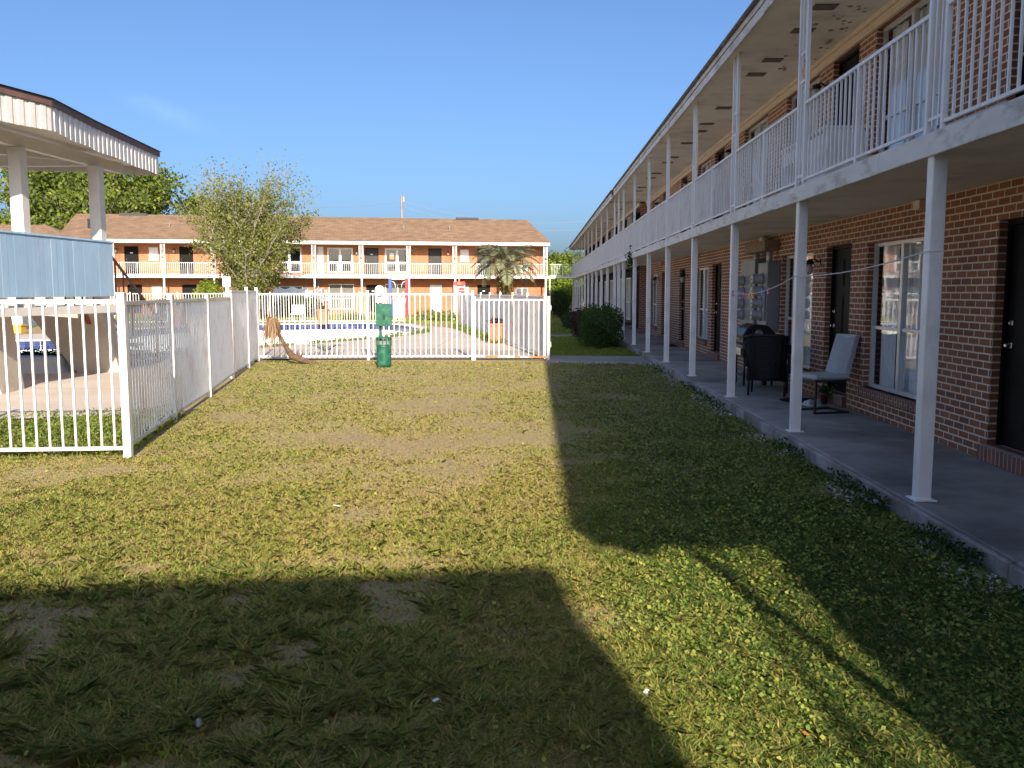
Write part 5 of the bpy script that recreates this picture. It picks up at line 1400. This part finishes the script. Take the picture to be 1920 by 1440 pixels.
# tall tufts of grass
cx_, cy_ = scatter(170, -5, 2.4, 2.6, 12); k = inside_lawn(cx_, cy_); cx_, cy_ = cx_[k], cy_[k]
idx = np.repeat(np.arange(len(cx_)), 26); x = cx_[idx] + rng.normal(0, .035, len(idx)); y = cy_[idx] + rng.normal(0, .035, len(idx))
o = blades(x, y, -.004, np.full(len(x), .07), .004, .8, 'grass_tufts', M['grass'], np.clip(rng.normal(.55, .15, len(x)), 0, 1)); tag(o, 'longer tufts of grass standing out of the short lawn', 'grass', kind='stuff')
# lawn farther back: right strip, beyond the pool, fence strips
def strip(n, poly_fn, name, label, hgt, wid, tone_mu, lean=.8, mat='grass'):
    x, y = poly_fn(n); return tag(blades(x, y, -.004, np.full(len(x), hgt), wid, lean, name, M[mat], np.clip(rng.normal(tone_mu, .17, len(x)), 0, 1)), label, 'grass', kind='stuff')
def right_strip(n):
    y = 1 / rng.uniform(1 / 66, 1 / 23.1, n); x = rng.uniform(.3, 2.74, n) - np.clip((y - 23) * .05, 0, 2) * rng.random(n); k = ~((y > 33.1) & (y < 35.1)); return x[k], y[k]
strip(60000, right_strip, 'shaded_grass', 'shaded green grass strip between the pool fence and the walkway', .06, .02, .72)
def beyond(n):
    y = rng.uniform(47.5, 63, n); x = rng.uniform(-30, 1.5, n); return x, y
strip(70000, beyond, 'far_grass', 'sunlit grass between the pool and the far building', .10, .05, .52)
def fstrip(n):
    x = rng.uniform(-13.8, -4.3, n); t = rng.random(n); y0 = 8.45 + (x + 9) * .09; y1 = np.interp(x, [-7, -4.9], [11.0, 11.9]); y = y0 + t * (y1 - y0); k = x < np.interp(y, [8.85, 21.6], [-4.2, -6.85]) ; return x[k], y[k]
strip(44000, fstrip, 'fence_grass', 'longer grass behind the near picket fence', .09, .008, .66)
x, y = fstrip(16000); P = np.stack([x, y, rng.uniform(.02, .17, len(x))], 1)
tag(fast_mesh('weeds', leaf_cards(P, .045, .6), 4, rng.random(len(x)), M['weed']), 'leafy weeds growing behind the near picket fence', 'weeds', kind='stuff')
# weeds along the pool rim
rimo = loop_offset(pool, .42); pts = []
for i in range(len(rimo)):
    a, c = Vector(rimo[i]), Vector(rimo[(i + 1) % len(rimo)])
    mx_, my_ = (a + c) / 2
    if my_ < 20.8 or mx_ < -13.2 or my_ > 37.5 or (mx_ < -10 and my_ > 26): continue
    for q in range(int((c - a).length * 150)):
        if vnoise(np.array([mx_ * 1.0]), np.array([my_]), .5, 4)[0] < .22: continue
        p = a.lerp(c, random.random()); pts.append((p.x + random.gauss(0, .07), p.y + random.gauss(0, .07), .03 + abs(random.gauss(0, .10))))
P = np.array(pts); tag(fast_mesh('rim_weeds', leaf_cards(P, .075, .3), 4, rng.random(len(P)), M['weed']), 'green weeds growing along the near rim of the empty pool', 'weeds', kind='stuff')
# ground cover along the right fence foot
fx = np.array(rs); t = rng.uniform(2.5, 8, 3800); i = np.clip(t.astype(int), 0, len(rs) - 2); f = (t - i)[:, None]; P2 = fx[i] * (1 - f) + fx[i + 1] * f
P = np.stack([P2[:, 0] - .25 + rng.normal(0, .14, len(t)), P2[:, 1] + rng.normal(0, .1, len(t)), .03 + np.abs(rng.normal(0, .09, len(t)))], 1)
tag(fast_mesh('fence_weeds', leaf_cards(P, .08, .3), 4, rng.random(len(P)), M['weed']), 'weeds along the foot of the right-hand pool fence', 'weeds', kind='stuff')
P = np.stack([rng.uniform(-11.3, -9.9, 900), 18.45 + rng.normal(0, .1, 900), .36 + np.abs(rng.normal(0, .06, 900))], 1)
tag(fast_mesh('block_weeds', leaf_cards(P, .06, .2), 4, rng.random(900) * .5, M['leaf_hedge']), 'dark weeds on top of the low white concrete block', 'weeds', kind='stuff')
# leaves and litter along the kerb
n_ = 5200; y = 1 / rng.uniform(1 / 21, 1 / 4.2, n_); x = 2.74 - np.abs(rng.normal(0, .13, n_)) - .01; k = vnoise(x, y, .5, 6) > .38; x, y = x[k], y[k]
P = np.stack([x, y, rng.uniform(.004, .03, len(x))], 1); tag(fast_mesh('kerb_litter', leaf_cards(P, .024 + .0009 * y, 2.0, .7), 4, rng.random(len(x)), M['litter']), 'pale leaf litter and grit along the foot of the walkway kerb', 'litter', kind='stuff')
n_ = 3200; y = 1 / rng.uniform(1 / 20, 1 / 4.2, n_); x = 2.74 - np.abs(rng.normal(0, .09, n_)) - .005; k = vnoise(x, y, .7, 9) > .45; x, y = x[k], y[k]
P = np.stack([x, y, rng.uniform(.01, .12, len(x))], 1); tag(fast_mesh('kerb_weeds', leaf_cards(P, .03 + .0008 * y, .6, .6), 4, rng.random(len(x)) * .8, M['leaf_hedge']), 'small dark weeds growing against the walkway kerb', 'weeds', kind='stuff')
n_ = 900; x = rng.uniform(.4, 2.7, n_); y = 20.95 - (x - .25) * .19 + rng.normal(0, .06, n_); P = np.stack([x, y, rng.uniform(.01, .045, n_)], 1)
tag(fast_mesh('path_litter', leaf_cards(P, .045, 2.0, .7), 4, rng.random(n_), M['litter']), 'pale grit along the edge of the gate path', 'litter', kind='stuff')
# single bits of litter on the lawn
for px, py, s, mt, nm, lb in ((1212, 1295, .03, 'paper', 'paper_scrap', 'small cream scrap of paper in the sunlit strip of lawn'), (1508, 1371, .03, 'dry_leaf', 'fallen_leaf', 'orange fallen leaf in the sunlit strip of lawn'), (817, 1311, .025, 'paper', 'paper_scrap', 'white scrap lying in the shaded foreground lawn'), (373, 1357, .022, 'meter_grey', 'pebble', 'pale grey pebble in the shaded foreground lawn'), (632, 947, .05, 'paper', 'paper_scrap', 'white scrap on the dry middle of the lawn'), (1641, 942, .05, 'vinyl', 'pebble', 'blue-grey stone lying near the walkway kerb')):
    x, y = gp(px, py, .04); z = .035
    m = MB()
    if nm == 'pebble':
        m.lathe((x, y, z - .01), [(.3 * s, 0), (.6 * s, .01), (.62 * s, .02), (.35 * s, .035), (0, .038)], 9)
    else:
        a = random.uniform(0, 3); u, v = Vector((math.cos(a), math.sin(a), .1)) * s * .6, Vector((-math.sin(a), math.cos(a), .15)) * s * .32; c0 = Vector((x, y, z))
        m.loft([tuple(c0 - u - v), tuple(c0 + u - v * .7), tuple(c0 + u * .9 + v), tuple(c0 - u * .8 + v)], [tuple(c0 - u - v + Vector((0, 0, .003))), tuple(c0 + u - v * .7 + Vector((0, 0, .003))), tuple(c0 + u * .9 + v + Vector((0, 0, .003))), tuple(c0 - u * .8 + v + Vector((0, 0, .003)))])
    tag(m.build(nm, M[mt]), lb, 'pebble' if nm == 'pebble' else 'litter')

# ------------------------------------------------------------------ light, sky, camera
AZ, EL = R(11.9), R(24.0)
to_sun = Vector((math.sin(AZ) * math.cos(EL), -math.cos(AZ) * math.cos(EL), math.sin(EL)))
sd = bpy.data.lights.new('sun', 'SUN'); sd.energy = 5.0; sd.angle = R(.53); sd.color = (1, .89, .74)
so = bpy.data.objects.new('sun', sd); C.objects.link(so); so.rotation_euler = (-to_sun).to_track_quat('-Z', 'Y').to_euler(); so.location = (5, -20, 20)
w = bpy.data.worlds.new('World'); bpy.context.scene.world = w; w.use_nodes = True
nt = w.node_tree; nt.nodes.clear()
ow = nt.nodes.new('ShaderNodeOutputWorld'); bg = nt.nodes.new('ShaderNodeBackground'); sk = nt.nodes.new('ShaderNodeTexSky')
sk.sky_type = 'NISHITA'; sk.sun_disc = False; sk.sun_elevation = EL
sk.sun_rotation = math.atan2(to_sun.x, to_sun.y)
sk.altitude = 0; sk.air_density = .8; sk.dust_density = 3.0; sk.ozone_density = 6.0
bg.inputs['Strength'].default_value = .097
tc = N(nt, 'ShaderNodeTexCoord'); cd = Vector(ray(315, 212)).normalized()      # a faint wisp of high cloud
sb = N(nt, 'ShaderNodeVectorMath', operation='SUBTRACT'); nt.links.new(tc.outputs['Generated'], sb.inputs[0]); sb.inputs[1].default_value = cd
mp = N(nt, 'ShaderNodeMapping'); mp.vector_type = 'TEXTURE'; mp.inputs['Rotation'].default_value = (0, R(20), 0); mp.inputs['Scale'].default_value = (.055, .2, .014); nt.links.new(sb.outputs[0], mp.inputs[0])
ln = N(nt, 'ShaderNodeVectorMath', operation='LENGTH'); nt.links.new(mp.outputs[0], ln.inputs[0])
fo = math_n(nt, 'MAXIMUM', math_n(nt, 'SUBTRACT', 1.0, ln.outputs['Value']), 0.0)
nz = noise(nt, tc.outputs['Generated'], 60, 5, .6)
cm_ = math_n(nt, 'MULTIPLY', math_n(nt, 'MULTIPLY', fo, nz), .13)
nt.links.new(mix(nt, cm_, sk.outputs[0], (6.0, 7.4, 9.6)), bg.inputs[0]); nt.links.new(bg.outputs[0], ow.inputs[0])

cam = bpy.data.cameras.new('camera'); cam.sensor_width = 36; cam.lens = F / 1920 * 36; cam.clip_end = 2000; cam.clip_start = .05
co = bpy.data.objects.new('camera', cam); C.objects.link(co); co.location = (0, 0, EYE); co.rotation_euler = (R(90) - PITCH, 0, YAW)
sc = bpy.context.scene; sc.camera = co
sc.view_settings.view_transform = 'Standard'; sc.view_settings.look = 'None'; sc.view_settings.exposure = 1.0; sc.view_settings.gamma = 1
sc.cycles.max_bounces = 8; sc.cycles.transparent_max_bounces = 16
